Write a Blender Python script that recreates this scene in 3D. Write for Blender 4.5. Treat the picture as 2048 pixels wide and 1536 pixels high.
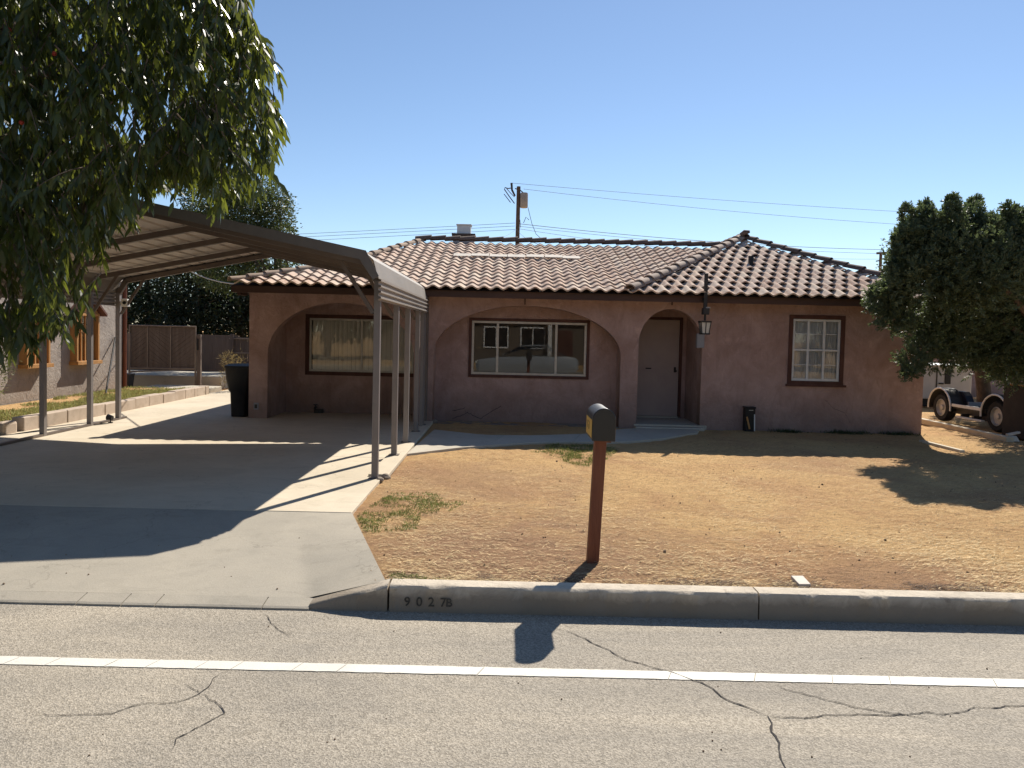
import bpy, bmesh, math, random
import numpy as np
from mathutils import Vector, Matrix, noise
R = math.radians
random.seed(7); rng = np.random.default_rng(7)
scene = bpy.context.scene
for o in list(bpy.data.objects): bpy.data.objects.remove(o)
C = bpy.context.collection

# ------------------------------------------------------------------ camera
CAMZ = 1.75
PITCH, ROLL, FPX = R(2.2), R(1.3), 1479.0
SHX, SHY = 13/2048, -43/2048
cd = bpy.data.cameras.new('camera'); cam = bpy.data.objects.new('camera', cd); C.objects.link(cam)
cd.sensor_width = 36; cd.lens = 36*FPX/2048; cd.shift_x = SHX; cd.shift_y = SHY
cd.clip_start = .05; cd.clip_end = 3000
CM = Matrix.Rotation(math.pi/2-PITCH, 4, 'X') @ Matrix.Rotation(ROLL, 4, 'Z')
cam.matrix_world = Matrix.Translation((0, 0, CAMZ)) @ CM
scene.camera = cam
def ray(px, py):
    return (CM @ Vector(((px-1024)/FPX+SHX*2048/FPX, (768-py)/FPX+SHY*2048/FPX, -1, 0))).to_3d()
def G(px, py, z=0.):                        # photo pixel on a level surface
    d = ray(px, py); t = (z-CAMZ)/d.z; return Vector((d.x*t, d.y*t, z))
def W(px, py, Y):                           # photo pixel at a known distance
    d = ray(px, py); t = Y/d.y; return Vector((d.x*t, Y, CAMZ+d.z*t))

# ------------------------------------------------------------------ sky, sun, exposure
SUN_EL, SUN_AZ = R(44), R(25)
world = bpy.data.worlds.new('World'); scene.world = world; world.use_nodes = True
nt = world.node_tree
bg = nt.nodes['Background']; sk = nt.nodes.new('ShaderNodeTexSky'); sk.sky_type = 'NISHITA'
sk.sun_disc = False; sk.sun_elevation = SUN_EL; sk.sun_rotation = SUN_AZ
sk.air_density = 1.0; sk.dust_density = .12; sk.ozone_density = 2.2; sk.altitude = 900
nt.links.new(sk.outputs[0], bg.inputs[0]); bg.inputs[1].default_value = .088
sd = bpy.data.lights.new('sun', 'SUN'); sun = bpy.data.objects.new('sun', sd); C.objects.link(sun)
sd.energy = 5.0; sd.angle = R(.53); sd.color = (1, .93, .82)
SV = Vector((math.cos(SUN_EL)*math.sin(SUN_AZ), math.cos(SUN_EL)*math.cos(SUN_AZ), math.sin(SUN_EL)))
sun.rotation_euler = SV.to_track_quat('Z', 'Y').to_euler(); sun.location = SV*60
vs = scene.view_settings
scene.display_settings.display_device = 'sRGB'
vs.view_transform = 'Standard'; vs.look = 'None'; vs.gamma = 1; vs.exposure = 0.58; vs.use_curve_mapping = False
scene.render.engine = 'CYCLES'

# ------------------------------------------------------------------ materials
def newmat(name):
    m = bpy.data.materials.new(name); m.use_nodes = True
    t = m.node_tree; b = t.nodes['Principled BSDF']; return m, t, b
def N(t, kind, **kw):
    n = t.nodes.new(kind)
    for k, v in kw.items():
        if k in n.inputs: n.inputs[k].default_value = v
        else: setattr(n, k, v)
    return n
def mixc(t, fac, a, b, mode='MIX'):
    n = t.nodes.new('ShaderNodeMix'); n.data_type = 'RGBA'; n.blend_type = mode
    for s, v in ((0, fac), (6, a), (7, b)):
        if hasattr(v, 'links'): t.links.new(v, n.inputs[s])
        elif isinstance(v, (int, float)): n.inputs[s].default_value = v
        else: n.inputs[s].default_value = tuple(v)+(1,) if len(v) == 3 else v
    return n.outputs[2]
def ramp(t, src, p0, p1):
    n = t.nodes.new('ShaderNodeMapRange'); n.inputs[1].default_value = p0; n.inputs[2].default_value = p1
    n.clamp = True; t.links.new(src, n.inputs[0]); return n.outputs[0]
def posn(t, scale=(1, 1, 1)):
    g = t.nodes.new('ShaderNodeNewGeometry'); mp = t.nodes.new('ShaderNodeMapping')
    t.links.new(g.outputs['Position'], mp.inputs[0]); mp.inputs['Scale'].default_value = scale
    return mp.outputs[0]
def nz(t, vec, scale, detail=4, rough=.55, dist=0):
    n = N(t, 'ShaderNodeTexNoise', Scale=scale, Detail=detail, Roughness=rough, Distortion=dist)
    t.links.new(vec, n.inputs['Vector']); return n.outputs['Fac']
def bumpn(t, b, h, strength, dist=.01, prev=None):
    n = t.nodes.new('ShaderNodeBump'); n.inputs['Strength'].default_value = strength; n.inputs['Distance'].default_value = dist
    t.links.new(h, n.inputs['Height'])
    if prev: t.links.new(prev, n.inputs['Normal'])
    t.links.new(n.outputs[0], b.inputs['Normal']); return n.outputs[0]
def mat(name, c1, c2=None, scale=4, rough=.8, bump=0, bscale=60, bdist=.006, metal=0, spec=.3, c3=None, s3=30, f3=.5, stretch=(1, 1, 1), rnd=0, lo=.35, hi=.65):
    m, t, b = newmat(name)
    b.inputs['Roughness'].default_value = rough; b.inputs['Metallic'].default_value = metal
    b.inputs['Specular IOR Level'].default_value = spec
    p = posn(t, stretch)
    col = None
    if c2 is not None: col = mixc(t, ramp(t, nz(t, p, scale, 5, .6, .3), lo, hi), c1, c2)
    if c3 is not None:
        f = ramp(t, nz(t, p, s3, 3), .5, .75); mm = t.nodes.new('ShaderNodeMath'); mm.operation = 'MULTIPLY'
        t.links.new(f, mm.inputs[0]); mm.inputs[1].default_value = f3
        col = mixc(t, mm.outputs[0], col if col else c1, c3)
    if rnd:
        oi = t.nodes.new('ShaderNodeObjectInfo'); g = t.nodes.new('ShaderNodeNewGeometry')
        ad = t.nodes.new('ShaderNodeMath'); ad.operation = 'ADD'; t.links.new(oi.outputs['Random'], ad.inputs[0]); t.links.new(g.outputs['Random Per Island'], ad.inputs[1])
        fr = t.nodes.new('ShaderNodeMath'); fr.operation = 'FRACT'; t.links.new(ad.outputs[0], fr.inputs[0])
        v = ramp(t, fr.outputs[0], 0, 1); v.node.inputs[3].default_value = 1-rnd; v.node.inputs[4].default_value = 1+rnd
        hs = t.nodes.new('ShaderNodeHueSaturation'); t.links.new(v, hs.inputs['Value'])
        if col: t.links.new(col, hs.inputs['Color'])
        else: hs.inputs['Color'].default_value = tuple(c1)+(1,)
        col = hs.outputs[0]
    if col: t.links.new(col, b.inputs['Base Color'])
    else: b.inputs['Base Color'].default_value = tuple(c1)+(1,)
    if bump: bumpn(t, b, nz(t, p, bscale, 4, .6), bump, bdist)
    return m

def asphalt_mat():
    m, t, b = newmat('asphalt'); p = posn(t)
    big = ramp(t, nz(t, posn(t, (.6, 1.3, 1)), .6, 6, .68, .8), .34, .66)
    col = mixc(t, big, (.285, .255, .212), (.42, .368, .292))
    v = N(t, 'ShaderNodeTexVoronoi', Scale=130.); t.links.new(p, v.inputs['Vector'])
    sp = t.nodes.new('ShaderNodeSeparateColor'); t.links.new(v.outputs['Color'], sp.inputs[0])
    agg = ramp(t, sp.outputs[0], .0, 1.)
    c2 = mixc(t, agg, (.62, .61, .59), (1.25, 1.25, 1.25)); col = mixc(t, 1., col, c2, 'MULTIPLY')
    dk = ramp(t, nz(t, p, 42, 3, .7), .56, .72); mm = t.nodes.new('ShaderNodeMath'); mm.operation = 'MULTIPLY'; mm.inputs[1].default_value = .6
    t.links.new(dk, mm.inputs[0]); col = mixc(t, mm.outputs[0], col, (.13, .12, .105))
    ln_ = ramp(t, nz(t, posn(t, (.12, 1.6, 1)), 1.5, 6, .7, .5), .45, .7); m5 = t.nodes.new('ShaderNodeMath'); m5.operation = 'MULTIPLY'; m5.inputs[1].default_value = .35
    t.links.new(ln_, m5.inputs[0]); col = mixc(t, m5.outputs[0], col, (.17, .158, .14))
    sp2 = ramp(t, nz(t, p, 2.1, 3, .5, .2), .72, .78); m6 = t.nodes.new('ShaderNodeMath'); m6.operation = 'MULTIPLY'; m6.inputs[1].default_value = .4
    t.links.new(sp2, m6.inputs[0]); col = mixc(t, m6.outputs[0], col, (.12, .11, .10))
    t.links.new(col, b.inputs['Base Color']); b.inputs['Roughness'].default_value = .85; b.inputs['Specular IOR Level'].default_value = .25
    bn = bumpn(t, b, v.outputs['Distance'], .5, .006); bumpn(t, b, nz(t, p, 40, 5, .7), .55, .01, bn)
    return m
def dirt_mat():
    m, t, b = newmat('dirt'); p = posn(t); ps = posn(t, (1, 3.6, 1))
    col = mixc(t, ramp(t, nz(t, p, .5, 5, .6, .6), .36, .62), (.53, .315, .145), (.68, .43, .195))
    col = mixc(t, ramp(t, nz(t, ps, 7, 5, .7, 1.), .42, .68), col, (.74, .505, .245))
    d = ramp(t, nz(t, posn(t, (1, 4.5, 1)), 17, 5, .75, 1.), .53, .66); mm = t.nodes.new('ShaderNodeMath'); mm.operation = 'MULTIPLY'; mm.inputs[1].default_value = .92
    t.links.new(d, mm.inputs[0]); col = mixc(t, mm.outputs[0], col, (.17, .10, .055))  # thin dark streaks: shadow gaps in the litter painted into the soil
    red = ramp(t, nz(t, p, .55, 4, .6, .8), .46, .66); m2 = t.nodes.new('ShaderNodeMath'); m2.operation = 'MULTIPLY'; m2.inputs[1].default_value = .6
    t.links.new(red, m2.inputs[0]); col = mixc(t, m2.outputs[0], col, (.43, .235, .125))
    for (cx_, cy_, rad, amt) in ((.1, 5.75, 1.9, .85), (3.0, 5.2, 1.0, .6), (-.6, 8.8, 1.5, .6), (4.5, 10.5, 1.2, .4)):      # redder, damper soil here
        vd = t.nodes.new('ShaderNodeVectorMath'); vd.operation = 'DISTANCE'; t.links.new(p, vd.inputs[0]); vd.inputs[1].default_value = (cx_, cy_, 0)
        ma = t.nodes.new('ShaderNodeMath'); ma.operation = 'MULTIPLY_ADD'; t.links.new(nz(t, p, 1.8, 6, .7, .6), ma.inputs[0]); ma.inputs[1].default_value = 1.8*rad; t.links.new(vd.outputs['Value'], ma.inputs[2])
        rp = ramp(t, ma.outputs[0], rad*2.1, rad*1.2); mu = t.nodes.new('ShaderNodeMath'); mu.operation = 'MULTIPLY'; mu.inputs[1].default_value = amt; t.links.new(rp, mu.inputs[0])
        col = mixc(t, mu.outputs[0], col, (.36, .215, .13))
    t.links.new(col, b.inputs['Base Color']); b.inputs['Roughness'].default_value = .95; b.inputs['Specular IOR Level'].default_value = .1
    bn = bumpn(t, b, nz(t, ps, 13, 6, .75, .8), 1.0, .045); bumpn(t, b, nz(t, p, 90, 3, .6), .5, .008, bn)
    return m
def concrete_mat(name, a, c, stain, crack=True):
    m, t, b = newmat(name); p = posn(t)
    col = mixc(t, ramp(t, nz(t, p, .8, 6, .62, .5), .32, .68), a, c)
    s = ramp(t, nz(t, posn(t, (1, 2.2, 1)), 2.6, 6, .7, .9), .52, .75); mm = t.nodes.new('ShaderNodeMath'); mm.operation = 'MULTIPLY'; mm.inputs[1].default_value = .6
    t.links.new(s, mm.inputs[0]); col = mixc(t, mm.outputs[0], col, stain)
    oil = ramp(t, nz(t, p, 4.5, 4, .6, .3), .70, .78); mo = t.nodes.new('ShaderNodeMath'); mo.operation = 'MULTIPLY'; mo.inputs[1].default_value = .5
    t.links.new(oil, mo.inputs[0]); col = mixc(t, mo.outputs[0], col, tuple(x*.55 for x in stain))
    vo = N(t, 'ShaderNodeTexVoronoi', Scale=.55, feature='DISTANCE_TO_EDGE'); wp = t.nodes.new('ShaderNodeVectorMath'); wp.operation = 'ADD'
    nn2 = N(t, 'ShaderNodeTexNoise', Scale=3.5, Detail=5.); t.links.new(p, nn2.inputs['Vector']); t.links.new(p, wp.inputs[0]); t.links.new(nn2.outputs['Color'], wp.inputs[1]); t.links.new(wp.outputs[0], vo.inputs['Vector'])
    ck = ramp(t, vo.outputs['Distance'], .006, .001); mk = t.nodes.new('ShaderNodeMath'); mk.operation = 'MULTIPLY'; mk.inputs[1].default_value = .28
    t.links.new(ck, mk.inputs[0]); col = mixc(t, mk.outputs[0], col, tuple(x*.35 for x in stain))
    f = ramp(t, nz(t, p, 130, 2, .6), .3, .7); col = mixc(t, 1., col, mixc(t, f, (.88, .88, .87), (1.1, 1.1, 1.1)), 'MULTIPLY')
    t.links.new(col, b.inputs['Base Color']); b.inputs['Roughness'].default_value = .88; b.inputs['Specular IOR Level'].default_value = .25
    bn = bumpn(t, b, nz(t, p, 3, 4, .6), .25, .02); bumpn(t, b, nz(t, p, 80, 4, .7), .35, .004, bn)
    return m
def stucco_mat(name, a, c, stain, dust, zlow=True):
    m, t, b = newmat(name); p = posn(t)
    col = mixc(t, ramp(t, nz(t, p, 1.5, 6, .65, .6), .35, .65), a, c)
    s = ramp(t, nz(t, posn(t, (1.6, 1.6, .7)), 3.2, 6, .7, 1.2), .5, .72); mm = t.nodes.new('ShaderNodeMath'); mm.operation = 'MULTIPLY'; mm.inputs[1].default_value = .5
    t.links.new(s, mm.inputs[0]); col = mixc(t, mm.outputs[0], col, stain)
    ws = ramp(t, nz(t, posn(t, (1, 1, .12)), 5.5, 5, .7, .3), .56, .74); mw = t.nodes.new('ShaderNodeMath'); mw.operation = 'MULTIPLY'; mw.inputs[1].default_value = .38
    t.links.new(ws, mw.inputs[0]); col = mixc(t, mw.outputs[0], col, tuple(x*.75 for x in stain))
    li = ramp(t, nz(t, p, 2.3, 6, .75, 1.5), .57, .72); ml = t.nodes.new('ShaderNodeMath'); ml.operation = 'MULTIPLY'; ml.inputs[1].default_value = .5
    t.links.new(li, ml.inputs[0]); col = mixc(t, ml.outputs[0], col, tuple(min(1, x*1.35) for x in c))
    # splash-back dirt along the foot of the wall
    g = t.nodes.new('ShaderNodeNewGeometry'); sx = t.nodes.new('ShaderNodeSeparateXYZ'); t.links.new(g.outputs['Position'], sx.inputs[0])
    ad = t.nodes.new('ShaderNodeMath'); ad.operation = 'MULTIPLY_ADD'; t.links.new(nz(t, p, 2.5, 5, .7), ad.inputs[0]); ad.inputs[1].default_value = -.9
    t.links.new(sx.outputs[2], ad.inputs[2])
    lo = ramp(t, ad.outputs[0], .25, -.35); m3 = t.nodes.new('ShaderNodeMath'); m3.operation = 'MULTIPLY'; m3.inputs[1].default_value = .55
    t.links.new(lo, m3.inputs[0]); col = mixc(t, m3.outputs[0], col, dust)
    t.links.new(col, b.inputs['Base Color']); b.inputs['Roughness'].default_value = .92; b.inputs['Specular IOR Level'].default_value = .15
    bn = bumpn(t, b, nz(t, p, 9, 5, .65, 1.2), .8, .03); bumpn(t, b, nz(t, p, 70, 4, .7), .5, .006, bn)
    return m
def leaf_mat(name, a, c, trans, rough=.42, tf=.35, spec=.5):
    m, t, b = newmat(name); g = t.nodes.new('ShaderNodeNewGeometry')
    col = mixc(t, g.outputs['Random Per Island'], a, c)
    t.links.new(col, b.inputs['Base Color']); b.inputs['Roughness'].default_value = rough; b.inputs['Specular IOR Level'].default_value = spec
    tr = t.nodes.new('ShaderNodeBsdfTranslucent')
    t.links.new(mixc(t, g.outputs['Random Per Island'], trans, tuple(x*.6 for x in trans)), tr.inputs[0])
    mx = t.nodes.new('ShaderNodeMixShader'); mx.inputs[0].default_value = tf
    t.links.new(b.outputs[0], mx.inputs[1]); t.links.new(tr.outputs[0], mx.inputs[2])
    t.links.new(mx.outputs[0], t.nodes['Material Output'].inputs[0]); return m
def glass_mat(name, ior=1.7, tint=(.95, .96, .96)):
    m, t, b = newmat(name); t.nodes.remove(b)
    tr = t.nodes.new('ShaderNodeBsdfTransparent'); tr.inputs[0].default_value = tint+(1,)
    gl = t.nodes.new('ShaderNodeBsdfGlossy'); gl.inputs['Roughness'].default_value = .0
    fr = t.nodes.new('ShaderNodeFresnel'); fr.inputs[0].default_value = ior
    mx = t.nodes.new('ShaderNodeMixShader'); t.links.new(fr.outputs[0], mx.inputs[0])
    t.links.new(tr.outputs[0], mx.inputs[1]); t.links.new(gl.outputs[0], mx.inputs[2])
    t.links.new(mx.outputs[0], t.nodes['Material Output'].inputs[0]); return m

M = {}
M['asphalt'] = asphalt_mat(); M['dirt'] = dirt_mat()
M['slab'] = concrete_mat('pale concrete', (.50, .43, .325), (.61, .53, .41), (.42, .355, .265))
M['apron'] = concrete_mat('grey concrete', (.32, .29, .24), (.41, .365, .295), (.26, .235, .19))
M['kerbc'] = concrete_mat('kerb concrete', (.38, .33, .265), (.46, .40, .32), (.22, .19, .15))
M['walkc'] = concrete_mat('walk concrete', (.42, .38, .31), (.5, .45, .37), (.34, .3, .24))
def kerb_mat():
    m, t, b = newmat('kerb concrete'); p = posn(t)
    col = mixc(t, ramp(t, nz(t, p, 1.4, 6, .65, .5), .32, .68), (.52, .45, .355), (.62, .54, .43))
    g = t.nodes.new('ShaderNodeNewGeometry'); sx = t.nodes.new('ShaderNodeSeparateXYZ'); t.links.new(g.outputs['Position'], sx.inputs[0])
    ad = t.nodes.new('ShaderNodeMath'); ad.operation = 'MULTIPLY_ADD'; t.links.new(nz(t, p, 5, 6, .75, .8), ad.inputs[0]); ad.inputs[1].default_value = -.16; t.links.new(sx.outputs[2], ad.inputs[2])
    lo = ramp(t, ad.outputs[0], -.06, -.15); m3 = t.nodes.new('ShaderNodeMath'); m3.operation = 'MULTIPLY'; m3.inputs[1].default_value = .82  # grime plus painted shade, darkening the kerb's road-facing side downwards
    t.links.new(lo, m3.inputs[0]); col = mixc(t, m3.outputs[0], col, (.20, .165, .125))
    bl = ramp(t, nz(t, p, 7, 6, .75, 1.2), .58, .66); m4 = t.nodes.new('ShaderNodeMath'); m4.operation = 'MULTIPLY'; m4.inputs[1].default_value = .5
    t.links.new(bl, m4.inputs[0]); col = mixc(t, m4.outputs[0], col, (.24, .20, .155))
    t.links.new(col, b.inputs['Base Color']); b.inputs['Roughness'].default_value = .9; b.inputs['Specular IOR Level'].default_value = .2
    bn = bumpn(t, b, nz(t, p, 12, 5, .7, .8), .6, .02); bumpn(t, b, nz(t, p, 90, 3, .7), .4, .004, bn); return m
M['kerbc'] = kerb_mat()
M['joint'] = mat('joint', (.07, .06, .05), rough=.95)
M['crack'] = mat('crack', (.045, .04, .037), rough=.95)
def paint_mat():
    m, t, b = newmat('road paint'); p = posn(t)
    w = ramp(t, nz(t, p, 38, 5, .75, .5), .6, .72)
    col = mixc(t, w, mixc(t, ramp(t, nz(t, p, 3, 4), .3, .7), (.60, .57, .50), (.69, .66, .585)), (.42, .39, .34))
    t.links.new(col, b.inputs['Base Color']); b.inputs['Roughness'].default_value = .75; bumpn(t, b, nz(t, p, 90, 3), .5, .005); return m
M['paint'] = paint_mat()
M['stucco'] = stucco_mat('pink stucco', (.37, .24, .20), (.50, .345, .30), (.28, .175, .145), (.17, .125, .11))
M['stucco2'] = stucco_mat('grey stucco', (.28, .245, .22), (.38, .335, .295), (.19, .16, .145), (.27, .21, .16))
M['trim'] = mat('dark brown wood', (.075, .03, .022), (.115, .05, .036), 6, .65, .3, 40, stretch=(1, 1, .2))
M['fascia'] = mat('fascia', (.07, .042, .034), (.10, .058, .046), 3, .7, .3, 30, stretch=(.3, 1, 1))
M['alu'] = mat('aluminium', (.52, .48, .42), (.44, .41, .36), 8, .45, metal=.35)
M['white'] = mat('white paint', (.74, .74, .72), (.66, .66, .65), 5, .5)
M['doorp'] = mat('door paint', (.40, .31, .275), (.44, .345, .30), 3, .6, .15, 30)
M['dark'] = mat('dark metal', (.03, .028, .027), (.05, .045, .04), 9, .5)
M['black'] = mat('black plastic', (.009, .009, .011), (.014, .014, .016), 9, .42, .1, 60)
M['interior'] = mat('interior wall', (.16, .14, .12), rough=.9)
M['glass'] = glass_mat('window glass', 1.5)
M['blind'] = mat('blind', (.78, .72, .62), (.70, .64, .54), 3, .8)
M['curtain'] = mat('curtain', (.82, .81, .79), (.70, .69, .68), 6, .9, stretch=(6, 1, .3))
def tile_mat():
    m, t, b = newmat('clay tile'); p = posn(t)
    oi = t.nodes.new('ShaderNodeObjectInfo'); g = t.nodes.new('ShaderNodeNewGeometry')
    ad = t.nodes.new('ShaderNodeMath'); ad.operation = 'ADD'; t.links.new(oi.outputs['Random'], ad.inputs[0]); t.links.new(g.outputs['Random Per Island'], ad.inputs[1])
    fr = t.nodes.new('ShaderNodeMath'); fr.operation = 'FRACT'; t.links.new(ad.outputs[0], fr.inputs[0])
    cr = t.nodes.new('ShaderNodeValToRGB'); e = cr.color_ramp.elements
    e[0].color = (.36, .225, .17, 1); e[1].color = (.60, .48, .38, 1)
    for q, c in ((.25, (.54, .385, .30, 1)), (.5, (.44, .31, .25, 1)), (.75, (.52, .40, .33, 1))):
        el = e.new(q); el.color = c
    t.links.new(fr.outputs[0], cr.inputs[0])
    col = mixc(t, ramp(t, nz(t, p, 16, 5, .7), .42, .7), cr.outputs[0], (.66, .57, .47))
    lich = ramp(t, nz(t, p, 6, 5, .7, .5), .56, .7); mm = t.nodes.new('ShaderNodeMath'); mm.operation = 'MULTIPLY'; mm.inputs[1].default_value = .5
    t.links.new(lich, mm.inputs[0]); col = mixc(t, mm.outputs[0], col, (.30, .225, .185))
    t.links.new(col, b.inputs['Base Color']); b.inputs['Roughness'].default_value = .95; b.inputs['Specular IOR Level'].default_value = .04
    bumpn(t, b, nz(t, p, 60, 4, .7), .4, .006); return m
M['tile'] = tile_mat()
M['deck'] = mat('roof underlay', (.055, .042, .036), rough=.95)
M['capdark'] = mat('dark ridge tile', (.10, .07, .06), (.15, .105, .085), 6, .85, .4, 40, rnd=.15)
M['captan'] = mat('tan hip tile', (.40, .30, .22), (.33, .235, .17), 6, .85, .4, 40, rnd=.12)
M['capbrown'] = mat('brown hip tile', (.25, .185, .15), (.33, .25, .20), 5, .85, .4, 40, rnd=.15)
M['mortar'] = mat('pale mortar', (.66, .60, .52), (.56, .50, .43), 9, .9, .5, 40)
M['cmetal'] = mat('carport frame paint', (.12, .095, .082), (.15, .12, .10), 3, .5, .1, 40, spec=.4)
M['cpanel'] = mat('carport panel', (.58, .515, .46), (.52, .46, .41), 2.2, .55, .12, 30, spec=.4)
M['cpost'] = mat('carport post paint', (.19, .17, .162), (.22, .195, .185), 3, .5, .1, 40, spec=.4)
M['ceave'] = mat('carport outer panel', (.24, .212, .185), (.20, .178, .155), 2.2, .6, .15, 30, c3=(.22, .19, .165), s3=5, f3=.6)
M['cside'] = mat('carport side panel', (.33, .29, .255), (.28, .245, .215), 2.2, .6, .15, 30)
M['ctrim'] = mat('carport trim', (.12, .112, .108), (.15, .138, .13), 3, .5, .1, 40)
M['bark'] = mat('bark', (.10, .075, .055), (.17, .13, .10), 9, .95, .9, 22, .03, stretch=(1, 1, .25))
M['leafN'] = leaf_mat('glossy leaf', (.024, .043, .017), (.062, .088, .027), (.27, .31, .04), .34, .33)
M['leafB'] = leaf_mat('back tree leaf', (.030, .05, .02), (.075, .095, .038), (.17, .22, .05), .5, .25)
M['leafD'] = leaf_mat('dark leaf', (.012, .022, .012), (.028, .045, .020), (.06, .10, .03), .5, .2)
M['needle'] = leaf_mat('conifer foliage', (.05, .075, .045), (.12, .15, .08), (.20, .26, .10), .5, .3, .4)
M['shrub'] = leaf_mat('grey shrub leaf', (.14, .15, .09), (.24, .23, .15), (.25, .27, .12), .6, .3, .3)
M['grass'] = leaf_mat('grass', (.17, .20, .06), (.33, .32, .13), (.30, .36, .10), .6, .35, .2)
M['palegrass'] = leaf_mat('pale grass', (.28, .30, .11), (.46, .43, .21), (.42, .44, .16), .7, .35, .2)
M['dry'] = leaf_mat('dry weeds', (.34, .27, .13), (.24, .18, .08), (.4, .3, .12), .8, .3, .2)
M['straw'] = mat('straw', (.64, .49, .27), rough=.9, rnd=.4)
M['twig_or_shade'] = mat('twigs', (.11, .07, .045), rough=.9, rnd=.5)
M['clod'] = mat('clods', (.17, .11, .07), (.28, .2, .13), 30, .95, rnd=.3)
M['redwood'] = mat('red brown post', (.21, .075, .038), (.15, .05, .028), 5, .6, .4, 30, stretch=(4, 4, .4))
M['boxmetal'] = mat('black mailbox enamel', (.006, .006, .007), (.008, .008, .009), 8, .22, .0, 50, spec=.5)
M['shell'] = mat('weathered mailbox shell', (.012, .012, .014), (.02, .02, .022), 14, .52, .0, 50, spec=.75)
M['sticker'] = mat('yellow sticker', (.62, .40, .10), (.55, .33, .07), 20, .6)
M['wood'] = mat('golden wood', (.45, .24, .09), (.36, .18, .06), 8, .6, .2, 30, stretch=(1, 1, .3))
M['lampglass'] = mat('frosted lamp glass', (.62, .60, .53), rough=.35)
M['greybox'] = mat('grey box', (.30, .31, .34), (.26, .27, .30), 5, .5)
M['pole'] = mat('pole wood', (.075, .055, .045), (.11, .08, .065), 5, .9, .4, 20)
M['transf'] = mat('transformer', (.30, .285, .28), (.24, .225, .22), 3, .6)
M['wire'] = mat('wire', (.045, .045, .05), rough=.7)
M['fence'] = mat('weathered fence', (.12, .088, .07), (.165, .125, .10), 4, .9, .4, 30, stretch=(3, 3, .3))
M['gatepipe'] = mat('gate pipe', (.21, .155, .12), (.27, .21, .16), 6, .6)
M['block'] = mat('planter block', (.50, .41, .33), (.42, .335, .26), 2.5, .9, .4, 50, c3=(.30, .235, .18), s3=6, f3=.6)
M['stone'] = mat('stone', (.33, .27, .21), (.22, .175, .14), 7, .9, .7, 25, .02)
M['rubber'] = mat('rubber', (.016, .016, .016), (.026, .025, .024), 9, .8)
M['rim'] = mat('wheel rim', (.48, .48, .47), (.36, .36, .36), 9, .4, metal=.4)
M['navy'] = mat('navy panel', (.012, .014, .024), (.018, .02, .03), 4, .5)
M['camper'] = mat('camper wall', (.46, .47, .49), (.40, .41, .43), 3, .6, .1, 20)
M['rust'] = mat('brown cabinet', (.022, .018, .016), (.036, .028, .024), 4, .75, .3, 20)
M['carpaint'] = mat('silver car paint', (.42, .42, .41), rough=.25, metal=.3, spec=.6)
M['beige'] = mat('brown wall', (.15, .125, .10), (.12, .10, .08), 2, .9, .3, 40)
M['shingle'] = mat('shingles', (.14, .11, .09), (.19, .15, .125), 6, .9, .5, 25)
M['plate'] = mat('pale plate', (.58, .52, .45), (.5, .45, .39), 12, .8, .3, 60)
M['digits'] = mat('kerb digits', (.055, .05, .042), (.10, .09, .075), 60, .9)
M['fieldpaint'] = mat('kerb number field', (.34, .31, .21), (.29, .26, .18), 12, .9, .3, 70)
M['redbit'] = mat('red cloth', (.4, .06, .04), rough=.8)

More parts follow.
